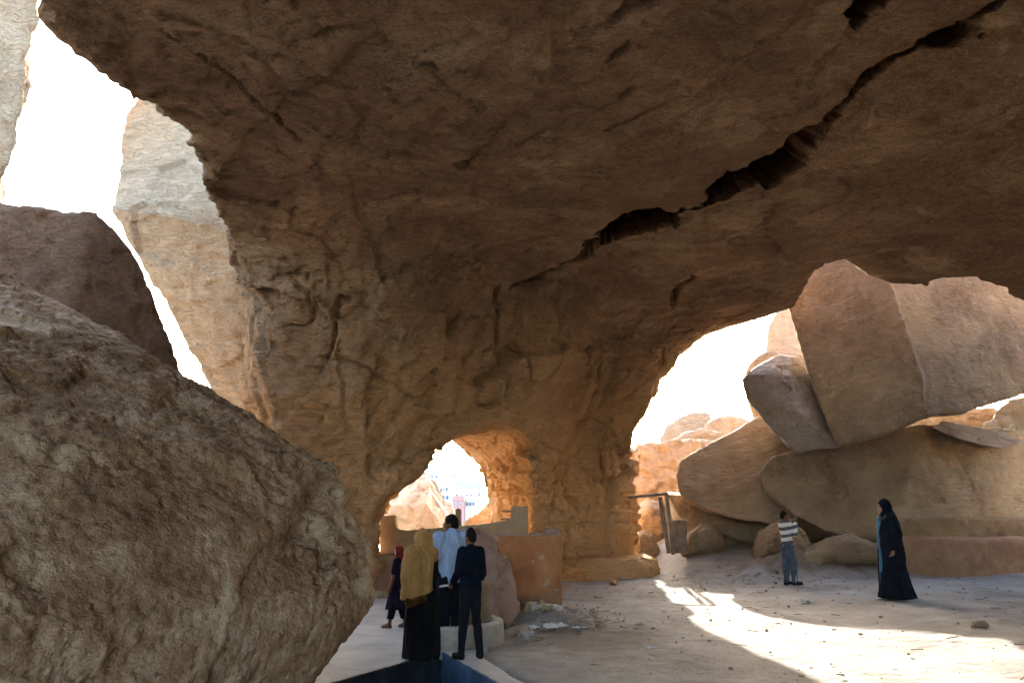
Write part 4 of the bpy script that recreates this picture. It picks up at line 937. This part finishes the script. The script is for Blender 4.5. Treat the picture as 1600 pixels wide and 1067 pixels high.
# ------------------------------------------------------------------ people
class Field:
    def __init__(s, lo, hi, h):
        s.ax, s.o = make_grid(lo, hi, h); s.h = h
        s.F = np.full([len(a) for a in s.ax], 0.4, np.float32)
    def _sub(s, lo, hi):
        sl = []
        for k in range(3):
            i0 = max(0, int((lo[k] - s.o[k]) / s.h)); i1 = min(len(s.ax[k]), int((hi[k] - s.o[k]) / s.h) + 2)
            if i1 <= i0: return None
            sl.append(slice(i0, i1))
        x = s.ax[0][sl[0]][:, None, None]; y = s.ax[1][sl[1]][None, :, None]; z = s.ax[2][sl[2]][None, None, :]
        return tuple(sl), x, y, z
    def _put(s, sl, f, k, cut=False):
        A = s.F[sl]
        if cut:
            f = -f
            hh = np.clip(0.5 + 0.5 * (f - A) / max(k, 1e-5), 0, 1); s.F[sl] = A + (f - A) * hh + k * hh * (1 - hh)
        else:
            hh = np.clip(0.5 + 0.5 * (f - A) / max(k, 1e-5), 0, 1); s.F[sl] = f + (A - f) * hh - k * hh * (1 - hh)
    def cone(s, a, b, ra, rb=None, k=0.03, q=(1, 1, 1), cut=False):
        rb = ra if rb is None else rb; a = np.asarray(a, float); b = np.asarray(b, float); m = max(ra, rb) + 0.10
        r = s._sub(np.minimum(a, b) - m, np.maximum(a, b) + m)
        if r is None: return
        sl, x, y, z = r; q = np.asarray(q, float); e = (b - a) * q; ee = max(float(e @ e), 1e-9)
        px, py, pz = (x - a[0]) * q[0], (y - a[1]) * q[1], (z - a[2]) * q[2]
        t = np.clip((px * e[0] + py * e[1] + pz * e[2]) / ee, 0, 1)
        f = np.sqrt((px - t * e[0]) ** 2 + (py - t * e[1]) ** 2 + (pz - t * e[2]) ** 2) - (ra + (rb - ra) * t)
        s._put(sl, f.astype(np.float32), k, cut)
    def ell(s, c, r, k=0.02, M3=None, cut=False):
        c = np.asarray(c, float); r = np.asarray(r, float); m = r.max() + 0.08
        rr = s._sub(c - m, c + m)
        if rr is None: return
        sl, x, y, z = rr; px, py, pz = x - c[0], y - c[1], z - c[2]
        if M3 is not None:
            px, py, pz = (px * M3[0][0] + py * M3[1][0] + pz * M3[2][0], px * M3[0][1] + py * M3[1][1] + pz * M3[2][1], px * M3[0][2] + py * M3[1][2] + pz * M3[2][2])
        d = np.sqrt((px / r[0]) ** 2 + (py / r[1]) ** 2 + (pz / r[2]) ** 2)
        s._put(sl, ((d - 1) * r.min()).astype(np.float32), k, cut)
    def robe(s, prof, k=0.03, nf=9, fold=0.05, ph=0.0):
        """prof: list of (z, cx, cy, rx, ry) from the hem up"""
        p = np.array(prof, float); z = s.ax[2]
        m = (z >= p[0, 0] - 0.02) & (z <= p[-1, 0] + 0.1); zi = np.where(m)[0]; sl = (slice(None), slice(None), slice(zi[0], zi[-1] + 1)); zz = z[sl[2]]
        I = lambda c: np.interp(zz, p[:, 0], p[:, c])[None, None, :]
        X_, Y_ = s.ax[0][:, None, None], s.ax[1][None, :, None]
        dx, dy = X_ - I(1), Y_ - I(2); th = np.arctan2(dy, dx)
        low = np.clip((p[-1, 0] - zz) / (p[-1, 0] - p[0, 0]), 0, 1)[None, None, :]
        mod = 1 + fold * low * (np.sin(nf * th + ph + 2.0 * zz[None, None, :]) * 0.6 + 0.4 * np.sin((nf * 2 - 3) * th + ph * 2 - 3 * zz[None, None, :]))
        rx, ry = I(3) * mod, I(4) * mod
        d = (np.sqrt((dx / rx) ** 2 + (dy / ry) ** 2) - 1) * np.minimum(rx, ry)
        d = np.maximum(d, p[0, 0] - zz[None, None, :]); d = np.maximum(d, (zz - p[-1, 0])[None, None, :])
        s._put(sl, d.astype(np.float32), k)
    def plane(s, n, b):
        """keep the side where n.p < b"""
        f = s.ax[0][:, None, None] * n[0] + s.ax[1][None, :, None] * n[1] + s.ax[2][None, None, :] * n[2] - b
        s.F = np.maximum(s.F, f.astype(np.float32))
    def mesh(s): return surface_nets(s.F, s.o, s.h)

def cloth_mat(name, c, var=0.25, rough=0.9, weave=90.0):
    t = NT(name); tc = t.n.new('ShaderNodeTexCoord'); p = tc.outputs['Object']
    f = t.noise(p, 9.0, 4, 0.6)
    cc = t.mix(t.ramp(f, [(0.35, 0.0), (0.65, 1.0)]), tuple(x * (1 - var) for x in c), tuple(min(1, x * (1 + var)) for x in c))
    n = t.bump(t.noise(p, weave, 2, 0.5), 0.3, 0.004)
    return t.done(cc, rough, n, 0.04)
def stripe_mat(name):
    t = NT(name); tc = t.n.new('ShaderNodeTexCoord')
    w = t.n.new('ShaderNodeTexWave'); w.bands_direction = 'Z'; w.inputs['Scale'].default_value = 2.1; w.inputs['Distortion'].default_value = 1.2; w.inputs['Detail'].default_value = 1.0; w.inputs['Detail Scale'].default_value = 1.5
    mp = t.n.new('ShaderNodeMapping'); mp.inputs['Rotation'].default_value = (0.0, 0.12, 0); t.l.new(tc.outputs['Object'], mp.inputs[0]); t.l.new(mp.outputs[0], w.inputs[0])
    c = t.ramp(w.outputs[0], [(0.0, (0.09, 0.095, 0.11)), (0.40, (0.10, 0.105, 0.12)), (0.46, (0.62, 0.62, 0.62)), (1.0, (0.66, 0.66, 0.65))])
    return t.done(c, 0.95, t.bump(t.noise(tc.outputs['Object'], 60, 2), 0.4, 0.006), 0.1)
def shawl_mat():
    t = NT('mustard_shawl'); tc = t.n.new('ShaderNodeTexCoord'); p = tc.outputs['Object']
    c = t.ramp(t.noise(p, 7.0, 5, 0.6), [(0.3, (0.32, 0.17, 0.055)), (0.7, (0.48, 0.28, 0.105))])
    return t.done(c, 0.9, t.bump(t.noise(p, 110, 2), 0.4, 0.004), 0.1)
CM = {'skin': cloth_mat('brown_skin', (0.17, 0.085, 0.05), 0.12, 0.55), 'skin2': cloth_mat('lighter_skin', (0.33, 0.19, 0.125), 0.12, 0.55), 'hair': cloth_mat('black_hair', (0.012, 0.010, 0.009), 0.3, 0.6),
      'black': cloth_mat('black_cloth', (0.009, 0.009, 0.011), 0.3), 'navy': cloth_mat('navy_knit', (0.007, 0.010, 0.018), 0.3), 'shirt': cloth_mat('light_blue_shirt', (0.32, 0.43, 0.62), 0.08),
      'trouser': cloth_mat('dark_trousers', (0.011, 0.013, 0.018), 0.3), 'jeans': cloth_mat('slate_jeans', (0.075, 0.095, 0.13), 0.3), 'shoe': cloth_mat('black_shoe', (0.015, 0.013, 0.012), 0.3, 0.5), 'sandal': cloth_mat('sandal_leather', (0.14, 0.12, 0.11), 0.3, 0.6),
      'white': cloth_mat('white_cotton', (0.66, 0.68, 0.72), 0.06), 'red': cloth_mat('red_scarf', (0.20, 0.024, 0.022), 0.25), 'plum': cloth_mat('dark_plum_dress', (0.016, 0.012, 0.026), 0.35), 'blue': cloth_mat('blue_dress', (0.05, 0.14, 0.23), 0.3),
      'blackblue': cloth_mat('black_robe', (0.010, 0.013, 0.020), 0.3), 'stripe': stripe_mat('striped_sweater'), 'shawl': shawl_mat(), 'fringe': cloth_mat('brown_fringe', (0.10, 0.05, 0.016), 0.4), 'glass': NT('spectacle_frame').done((0.03, 0.03, 0.03), 0.3)}

def rotz(v, a): c, s_ = math.cos(a), math.sin(a); return np.array((v[0] * c - v[1] * s_, v[0] * s_ + v[1] * c, v[2]))
class Person:
    """joints in metres for a figure 1.72 m tall: x to the figure's right, y forward, z up"""
    def __init__(s, label, u, v, H, face, foot_z=None, wd=1.0):
        s.wd = wd
        z = foot_z
        if z is None:
            q = PZ(u, v, 0.0)
            for _ in range(5): q = PZ(u, v, float(ground_z(q[0], q[1])))
        else: q = PZ(u, v, z)
        s.base = q; s.sc = H / 1.72; s.a = -R(face)
        s.root = empty('person', tuple(q)); tag(s.root, label, 'person')
        s.J = dict(hipL=(-.095, 0, .90), hipR=(.095, 0, .90), kneeL=(-.10, .02, .48), kneeR=(.10, .02, .48), ankL=(-.105, -.02, .085), ankR=(.105, -.02, .085), toeL=(-.12, .15, .03), toeR=(.12, .15, .03),
                   shL=(-.185, -.01, 1.40), shR=(.185, -.01, 1.40), elL=(-.235, -.03, 1.11), elR=(.235, -.03, 1.11), wrL=(-.24, .06, .87), wrR=(.24, .06, .87), neck=(0, -.01, 1.44), head=(0, .02, 1.60))
        s.hy, s.hp = 0.0, 0.0
    def pose(s, head_yaw=0, head_pitch=0, **kw):
        s.J.update(kw); s.hy = -R(head_yaw); s.hp = R(head_pitch); return s
    def put(s, name, V, Q, mat, parent=None, smooth=True):
        V = np.asarray(V, float) * s.sc * (s.wd, s.wd, 1); c, sn = math.cos(s.a), math.sin(s.a)
        W = np.stack([V[:, 0] * c - V[:, 1] * sn, V[:, 0] * sn + V[:, 1] * c, V[:, 2]], 1) + s.base
        return npo(name, W, Q, mat, s.root, smooth)
    def hm(s):
        return np.array(Matrix.Rotation(s.hy, 3, 'Z') @ Matrix.Rotation(s.hp, 3, 'X'))
    def h(s, x, y, z): return np.array(s.J['head']) + s.hm() @ np.array((x, y, z))
    def field(s, h=0.010, lo=(-.55, -.5, -.02), hi=(.55, .62, 1.82)): return Field(lo, hi, h)
    def hand(s, F, wr, el, curl=0.5, side=1):
        wr, el = np.array(wr, float), np.array(el, float); d = wr - el; d /= np.linalg.norm(d)
        ref = np.array((0, 1, 0)) if abs(d[1]) < 0.8 else np.array((0, 0, 1)); w = np.cross(d, ref); w /= np.linalg.norm(w); n = np.cross(w, d) * side
        F.cone(wr, wr + d * 0.085, .028, .034, k=.015); F.cone(wr + d * .05 - w * .022, wr + d * .085 + w * .022, .017, .016, k=.015)
        for k, ln in zip((-1.5, -.5, .5, 1.5), (.065, .078, .072, .055)):
            b0 = wr + d * .088 + w * .0165 * k; d1 = d * math.cos(curl) + n * math.sin(curl); d2 = d * math.cos(curl * 2.2) + n * math.sin(curl * 2.2)
            m = b0 + d1 * ln * .55; F.cone(b0, m, .0095, .009, k=.004); F.cone(m, m + d2 * ln * .5, .009, .008, k=.004)
        t0 = wr + d * .03 - w * .026; t1 = t0 + (d * .6 - w * .6 + n * .5) * .045; F.cone(t0, t1, .0115, .0105, k=.01); F.cone(t1, t1 + (d * .85 - w * .1 + n * .5) * .035, .0105, .009, k=.004)
    def legs(s, F, g=0.0, top=True, k=.03):
        J = s.J
        for c in 'LR':
            F.cone(J['hip' + c], J['knee' + c], .092 + g, .062 + g, k=k); F.cone(J['knee' + c], J['ank' + c], .062 + g * 1.2, .042 + g * 1.4, k=k)
            kn, an = np.array(J['knee' + c], float), np.array(J['ank' + c], float); F.cone(kn + (an - kn) * .15 + (0, -.025, 0), kn + (an - kn) * .5 + (0, -.02, 0), .046 + g, .036 + g, k=k)
    def trunk(s, F, g=0.0, w=1.0, k=.06):
        q = (1, 1.35, 1)
        F.cone((-.055, 0, .95), (.055, 0, .95), .125 + g, k=k, q=q); F.cone((0, 0, .98), (0, 0, 1.22), .135 * w + g, .145 * w + g, k=k, q=q)
        F.cone((-.075, 0, 1.27), (.075, 0, 1.27), .125 + g, k=k, q=q); F.cone(np.array(s.J['shL']) + (.03, 0, -.01), np.array(s.J['shR']) + (-.03, 0, -.01), .066 + g, k=k, q=(1, 1.1, 1))
    def arms(s, F, g=0.0, part=1.0, k=.025):
        for c in 'LR':
            sh, el, wr = [np.array(s.J[j + c], float) for j in ('sh', 'el', 'wr')]
            if part <= 1.0: F.cone(sh, sh + (el - sh) * part, .058 + g, .047 + g * 1.3, k=k)
            else: F.cone(sh, el, .058 + g, .045 + g, k=k); F.cone(el, el + (wr - el) * (part - 1), .045 + g, .031 + g * 1.2, k=k)
    def body(s, skin, shoes=True, curl=(0.5, 0.5)):
        F = s.field(); J = s.J; s.trunk(F); s.legs(F); s.arms(F, 0, 2.0)
        F.cone((0, -.01, 1.36), s.h(0, -.02, -.05), .062, .055, k=.04)
        Mh = s.hm(); F.ell(s.h(0, -.01, .02), (.076, .096, .098), .02, Mh); F.ell(s.h(0, .03, -.045), (.058, .068, .072), .04, Mh)
        F.cone(s.h(0, .085, .005), s.h(0, .108, -.03), .010, .015, k=.012); F.cone(s.h(-.03, .082, .022), s.h(.03, .082, .022), .013, k=.015)      # nose, brow
        F.cone(s.h(-.018, .088, -.062), s.h(.018, .088, -.062), .010, k=.008); F.cone(s.h(-.015, .072, -.098), s.h(.015, .072, -.098), .018, k=.02)  # lips, chin
        for e in (-1, 1):
            F.ell(s.h(.032 * e, .094, .004), (.016, .012, .010), .008, Mh, cut=True); F.ell(s.h(.077 * e, -.005, -.012), (.010, .020, .032), .006, Mh)
        F.cone(s.h(-.02, .100, -.067), s.h(.02, .100, -.067), .003, k=.004, cut=True)
        for c, sd, cu in (('L', 1, curl[0]), ('R', 1, curl[1])): s.hand(F, J['wr' + c], J['el' + c], cu, sd)
        for c in 'LR': F.cone(J['ank' + c], np.array(J['toe' + c]) * (1, 1, 0) + (0, 0, .032), .042, .032, k=.03); F.cone(np.array(J['ank' + c]) + (0, -.03, -.045), np.array(J['toe' + c]) + (0, -.02, .0), .034, .028, k=.03)
        F.plane((0, 0, -1), -0.004)
        V, Q = F.mesh(); o = s.put('body', V, Q, skin)
        for e in (-1, 1):
            c_ = s.h(.032 * e, .080, .004); E = Field(c_ - .02, c_ + .02, .004); E.ell(c_, (.0115, .0115, .0115), .001)
            V, Q = E.mesh(); s.put('eye', V, Q, CM['hair'])
        return o
    def shoes(s, mat, name='shoe', g=0.012, top=.10):
        for c in 'LR':
            an, to = np.array(s.J['ank' + c], float), np.array(s.J['toe' + c], float)
            F = Field(np.minimum(an, to) - .12, np.maximum(an, to) + .12, .008)
            F.cone(an + (0, -.03, -.04), to * (1, 1, 0) + (0, .0, .034), .040 + g, .034 + g, k=.02); F.cone(an + (0, 0, -.02), an + (0, .04, -.03), .042 + g, .040 + g, k=.03)
            F.plane((0, 0, 1), top + an[2] - .085); F.plane((0, 0, -1), -(an[2] - .085)); V, Q = F.mesh(); s.put(name, V, Q, mat)
    def cloth(s, name, mat, build, h=.010, wr=.012, sc=(7, 7, 3), lo=(-.6, -.55, -.02), hi=(.6, .66, 1.86), fine=.004):
        F = s.field(h, lo, hi); build(F); V, Q = F.mesh(); N = normals_of(V, Q)
        V = V + N * (wr * fbm(V * np.array(sc) + s.base[0] * 9, 3, ridge=True) + fine * fbm(V * 25, 2))[:, None]
        return s.put(name, V, Q, mat)
    def hair(s, back=0.0, mat=None):
        def b(F):
            Mh = s.hm(); F.ell(s.h(0, -.018, .028), (.084, .103, .102), .02, Mh); F.ell(s.h(0, -.05, -.03), (.07, .065, .06), .02, Mh)
            n = s.hm() @ np.array((0, .80, -.60)); p0 = s.h(0, .055, .028); F.plane(n, float(n @ p0)); n2 = s.hm() @ np.array((0, .35, -.94)); F.plane(n2, float(n2 @ s.h(0, -.02, -.055)))
        return s.cloth('hair', mat or CM['hair'], b, h=.007, wr=.006, sc=(30, 30, 30), lo=tuple(np.array(s.J['head']) - .16), hi=tuple(np.array(s.J['head']) + .17), fine=.005)

def height(u, vt, u2, vb, fz=None):
    q = PZ(u2, vb, 0.0)
    if fz is None:
        for _ in range(5): q = PZ(u2, vb, float(ground_z(q[0], q[1])))
    return P(u, vt, q[1])[2] - q[2]

# man in the striped sweater, arms raised, on the right
p = Person('man in a grey and white striped sweater raising both hands, beside the mound', 1238, 914, height(1222, 797, 1238, 914), 78, wd=.86)
p.pose(head_yaw=4, head_pitch=-4, shL=(-.18, .0, 1.40), shR=(.18, .0, 1.40), elL=(-.19, .13, 1.17), elR=(.19, .15, 1.18), wrL=(-.07, .25, 1.40), wrR=(.08, .27, 1.42), hipL=(-.09, -.02, .90), hipR=(.09, -.02, .90), kneeL=(-.10, -.04, .48), kneeR=(.10, .05, .48), ankL=(-.105, -.10, .085), ankR=(.105, .03, .085), toeL=(-.12, .08, .03), toeR=(.12, .21, .03), neck=(0, -.03, 1.44), head=(0, .0, 1.60))
p.body(CM['skin'], curl=(.9, .9)); p.hair()
p.cloth('sweater', CM['stripe'], lambda F: (p.trunk(F, .028), p.arms(F, .022, 1.85), F.cone((0, -.01, 1.40), (0, -.005, 1.47), .075, .068, k=.03), F.plane((0, 0, -1), -.93)), wr=.014)
p.cloth('trousers', CM['jeans'], lambda F: (p.legs(F, .020), F.cone((-.055, 0, .93), (.055, 0, .93), .140, k=.05, q=(1, 1.3, 1)), F.plane((0, 0, 1), 1.0), F.plane((0, 0, -1), -.05)), wr=.014)
for c, sg in (('L', -1), ('R', 1)):
    p.cloth('side_stripe', CM['white'], lambda F: (F.cone(np.array(p.J['hip' + c]) + (sg * .095, 0, 0), np.array(p.J['knee' + c]) + (sg * .062, 0, 0), .022, k=.01), F.cone(np.array(p.J['knee' + c]) + (sg * .062, 0, 0), np.array(p.J['ank' + c]) + (sg * .052, 0, .03), .020, k=.01)), wr=.002)
p.shoes(CM['shoe'])
p.root.rotation_euler = (0, R(-3.0), 0)
ph_ = bmesh.new(); c0 = p.base + rotz(np.array((.01, .33, 1.52)) * p.sc, p.a) + (-.08, 0, 0); box_pts(ph_, c0 - (.012, .035, .07), c0 + (.0, .035, .07))
tag(bm_obj('phone', ph_, CM['glass'], None), 'dark phone held up by the man in the striped sweater', 'phone')

# woman in black robe on the right
p = Person('woman in a long black robe and navy headscarf, standing before the clay terrace', 1398, 934, height(1381, 781, 1398, 934), -82)
p.pose(head_yaw=-4, head_pitch=3, wrL=(-.25, .02, .86), wrR=(.25, .04, .86), elL=(-.25, -.05, 1.12), elR=(.25, -.05, 1.12), toeL=(-.10, .12, .03), toeR=(.10, .12, .03), head=(0, .035, 1.60))
p.body(CM['skin2'])
p.cloth('robe', CM['blackblue'], lambda F: (F.robe([(0.015, 0, -.05, .31, .30), (.25, 0, -.03, .285, .25), (.6, 0, -.01, .26, .205), (.95, 0, 0, .245, .185), (1.2, 0, 0, .225, .17), (1.38, 0, -.01, .17, .13), (1.43, 0, -.01, .10, .09)], nf=11, fold=.10), p.arms(F, .035, 1.8, k=.06), F.cone((0, -.03, 1.30), (0, -.10, .70), .15, .13, k=.08)), wr=.016, sc=(9, 9, 1.4))
p.cloth('dress_front', CM['blue'], lambda F: (F.cone((-.03, .125, 1.32), (-.03, .175, .25), .05, .055, k=.03), F.cone((.02, .12, 1.36), (.02, .15, .9), .05, .05, k=.03)), wr=.010)
def sc_(F):
    Mh = p.hm(); F.ell(p.h(0, -.015, .03), (.098, .112, .112), .02, Mh); F.cone(p.h(0, -.03, -.04), (0, -.03, 1.38), .095, .15, k=.05); F.cone((-.12, -.02, 1.40), (.12, -.02, 1.40), .085, k=.05)
    F.cone(p.h(0, .13, -.025), p.h(0, .07, -.03), .07, .055, k=.02, cut=True)
p.cloth('headscarf', CM['navy'], sc_, h=.009, wr=.010, sc=(14, 14, 5))
p.shoes(CM['shoe'])

# woman with the mustard shawl
p = Person('woman with a fringed mustard shawl over a black robe, beside the basin', 657, 1027, height(650, 828, 657, 1027, 0), -48, 0.0, .93)
p.pose(head_yaw=-22, elL=(-.23, .05, 1.12), wrL=(-.16, .20, .94), elR=(.22, -.02, 1.12), wrR=(.20, .10, .90), head=(0, .03, 1.58))
p.body(CM['skin'])
p.cloth('robe', CM['black'], lambda F: (F.robe([(0.012, 0, -.02, .27, .27), (.3, 0, -.02, .27, .25), (.65, 0, -.01, .26, .22), (.98, 0, 0, .25, .19), (1.2, 0, 0, .235, .175), (1.36, 0, -.01, .19, .14), (1.44, 0, -.01, .10, .09)], nf=10, fold=.07, ph=1.0), p.arms(F, .02, 1.85, k=.04)), wr=.012, sc=(9, 9, 1.4))
def shw(F):
    Mh = p.hm(); F.ell(p.h(0, -.02, .025), (.102, .122, .122), .02, Mh); F.cone(p.h(0, -.04, -.05), (0, -.02, 1.36), .105, .16, k=.06)
    F.cone((-.17, -.01, 1.37), (.15, -.01, 1.37), .125, .11, k=.07); F.cone((-.20, .01, 1.38), (-.25, .03, 1.10), .115, .11, k=.06)
    F.cone((-.17, -.02, 1.32), (-.20, -.08, .72), .125, .105, k=.07); F.cone((-.03, -.10, 1.32), (-.10, -.19, .74), .125, .085, k=.07); F.cone((-.23, .05, 1.25), (-.26, .05, .74), .10, .085, k=.06)
    F.cone(p.h(0, .15, -.02), p.h(0, .075, -.025), .074, .06, k=.02, cut=True); F.plane((0.42, 0.05, -1), -.93)
sh = p.cloth('shawl', CM['shawl'], shw, h=.009, wr=.034, sc=(10, 10, 1.5))
VV, FF = [], []; rr = np.random.RandomState(2)
for k in range(150):
    th = rr.uniform(0, 2 * math.pi); x_, y_ = -.17 + .15 * math.cos(th), -.07 + .15 * math.sin(th)
    z1_ = .95 + .42 * x_; z0_ = z1_ - rr.uniform(.09, .13); w = .006; b_ = len(VV) * 4; jx, jy = rr.normal(0, .012, 2)
    VV.append([(x_ - w, y_, z1_), (x_ + w, y_, z1_), (x_ + w + jx, y_ + w + jy, z0_), (x_ - w + jx, y_ + w + jy, z0_)]); FF.append([b_, b_ + 1, b_ + 2, b_ + 3])
    VV.append([(x_, y_ - w, z1_), (x_, y_ + w, z1_), (x_ + jx, y_ + w + jy, z0_), (x_ + jx, y_ - w + jy, z0_)]); FF.append([b_ + 4, b_ + 5, b_ + 6, b_ + 7])
o = p.put('fringe', np.concatenate(VV), np.array(FF), CM['fringe'])

# man in the blue shirt, seen from behind
p = Person('man in a light blue short-sleeved shirt and glasses, seen from behind', 703, 1011, height(697, 804, 703, 1011, 0), -22, 0.0, .92)
p.pose(head_yaw=-58, head_pitch=-8, elL=(-.24, .0, 1.11), wrL=(-.20, .16, .93), elR=(.24, -.01, 1.10), wrR=(.20, .12, .90), shL=(-.20, -.01, 1.40), shR=(.20, -.01, 1.40), head=(-.01, .03, 1.60))
p.body(CM['skin']); p.hair()
p.cloth('shirt', CM['shirt'], lambda F: (p.trunk(F, .032, 1.06), p.arms(F, .034, .78), F.cone((0, -.015, 1.40), (0, -.005, 1.475), .078, .068, k=.03), F.cone((0, 0, 1.0), (0, 0, .88), .165, .18, k=.05, q=(1, 1.25, 1)), F.plane((0, 0, -1), -.84)), wr=.022, sc=(8, 8, 2.4))
p.cloth('trousers', CM['trouser'], lambda F: (p.legs(F, .026), F.cone((-.055, 0, .93), (.055, 0, .93), .142, k=.05, q=(1, 1.3, 1)), F.plane((0, 0, 1), 1.0), F.plane((0, 0, -1), -.05)), wr=.014)
p.shoes(CM['shoe'])
G_ = Field(np.array(p.J['head']) - .15, np.array(p.J['head']) + .16, .005)
for e in (-1, 1):
    for k in range(12):
        a0, a1 = k * math.pi / 6, (k + 1) * math.pi / 6
        G_.cone(p.h(.034 * e + .024 * math.cos(a0), .108, .004 + .017 * math.sin(a0)), p.h(.034 * e + .024 * math.cos(a1), .108, .004 + .017 * math.sin(a1)), .004, k=.001)
    G_.cone(p.h(.058 * e, .108, .008), p.h(.086 * e, -.01, .004), .004, k=.001)
G_.cone(p.h(-.012, .110, .008), p.h(.012, .110, .008), .004, k=.001)
V, Q = G_.mesh(); p.put('glasses', V, Q, CM['glass'])

# boy in navy
p = Person('boy in a dark navy sweater standing on the basin rim, seen from behind', 734, 1029, height(729, 825, 734, 1029, 0), -28, 0.0, .82)
p.pose(head_yaw=-22, head_pitch=-5, elL=(-.23, .0, 1.13), wrL=(-.24, .21, .98), elR=(.215, -.03, 1.11), wrR=(.17, .17, .93), hipL=(-.08, 0, .90), hipR=(.08, 0, .90), kneeL=(-.11, .03, .48), kneeR=(.12, .0, .48), ankL=(-.15, .02, .085), ankR=(.16, -.05, .085), toeL=(-.20, .18, .03), toeR=(.22, .10, .03), head=(-.005, .02, 1.60))
p.body(CM['skin']); p.hair()
p.cloth('sweater', CM['navy'], lambda F: (p.trunk(F, .016, .92), p.arms(F, .014, 1.9), F.cone((0, -.01, 1.40), (0, -.005, 1.465), .074, .066, k=.03), F.plane((0, 0, -1), -.88)), wr=.012)
p.cloth('trousers', CM['trouser'], lambda F: (p.legs(F, .010), F.cone((-.05, 0, .93), (.05, 0, .93), .138, k=.05, q=(1, 1.3, 1)), F.plane((0, 0, 1), 1.0), F.plane((0, 0, -1), -.05)), wr=.012)
p.shoes(CM['shoe'])
w_ = p.base + rotz(np.array((-.24, .31, .935)) * p.sc, p.a)
bm = bmesh.new(); box_pts(bm, w_ - (.075, .05, .008), w_ + (.075, .05, .010)); bmesh.ops.bevel(bm, geom=bm.edges, offset=.004, segments=1, affect='EDGES')
bmesh.ops.rotate(bm, verts=bm.verts, cent=Vector(w_), matrix=Matrix.Rotation(R(-8), 3, 'Y'))
tag(bm_obj('packet', bm, CM['white'], None), 'small white packet held by the boy in navy', 'packet')

# girl with the red headscarf
p = Person('girl with a red headscarf and dark plum dress, left of the mustard shawl', 621, 981, height(628, 853, 621, 981, 0), -72, 0.0, .9)
p.pose(head_yaw=-8, head_pitch=-6, kneeL=(-.10, .10, .48), ankL=(-.10, .17, .085), toeL=(-.11, .34, .03), kneeR=(.10, -.03, .47), ankR=(.10, -.16, .10), toeR=(.11, -.0, .03), elL=(-.24, .02, 1.10), wrL=(-.22, .12, .86), elR=(.24, -.05, 1.12), wrR=(.20, .16, .92), head=(0, .03, 1.59))
p.body(CM['skin']); 
p.cloth('dress', CM['plum'], lambda F: (p.trunk(F, .026, .95), p.arms(F, .022, .7), F.robe([(.40, 0, .02, .25, .27), (.70, 0, .02, .22, .22), (1.0, 0, 0, .17, .14), (1.12, 0, 0, .15, .12)], nf=9, fold=.12)), wr=.014, sc=(9, 9, 2))
p.cloth('trousers', CM['black'], lambda F: (p.legs(F, .024), F.plane((0, 0, 1), .85), F.plane((0, 0, -1), -.20)), wr=.012)
def rs_(F):
    Mh = p.hm(); F.ell(p.h(0, -.02, .03), (.094, .110, .108), .02, Mh); F.cone(p.h(0, -.05, -.02), (0, -.07, 1.34), .085, .10, k=.04)
    F.cone(p.h(0, .15, -.03), p.h(0, .06, -.03), .078, .066, k=.015, cut=True)
p.cloth('headscarf', CM['red'], rs_, h=.008, wr=.010, sc=(14, 14, 6))
def band(F):
    for k in range(10):
        a0, a1 = math.pi * k / 10, math.pi * (k + 1) / 10
        F.cone(p.h(.088 * math.cos(a0), .052, -.03 + .128 * math.sin(a0)), p.h(.088 * math.cos(a1), .052, -.03 + .128 * math.sin(a1)), .011, k=.004)
p.cloth('scarf_edge', CM['white'], band, h=.006, wr=.001, lo=tuple(np.array(p.J['head']) - .2), hi=tuple(np.array(p.J['head']) + .2), fine=.001)
p.shoes(CM['sandal'], 'sandal', .006, .05)

# man in white, nearly hidden
p = Person('person in a white robe almost hidden behind the man in the blue shirt', 691, 988, height(690, 836, 691, 988, 0), -60, 0.0)
p.pose(head_yaw=-10, head_pitch=-4)
p.body(CM['skin']); p.hair()
p.cloth('robe', CM['white'], lambda F: (F.robe([(0.08, 0, 0, .20, .18), (.5, 0, 0, .19, .16), (.95, 0, 0, .19, .15), (1.2, 0, 0, .19, .145), (1.36, 0, -.01, .16, .11), (1.46, 0, -.01, .085, .08)], nf=8, fold=.06), p.arms(F, .03, 1.85, k=.05)), wr=.012, sc=(9, 9, 1.6))
p.shoes(CM['sandal'], 'sandal', .006, .06)
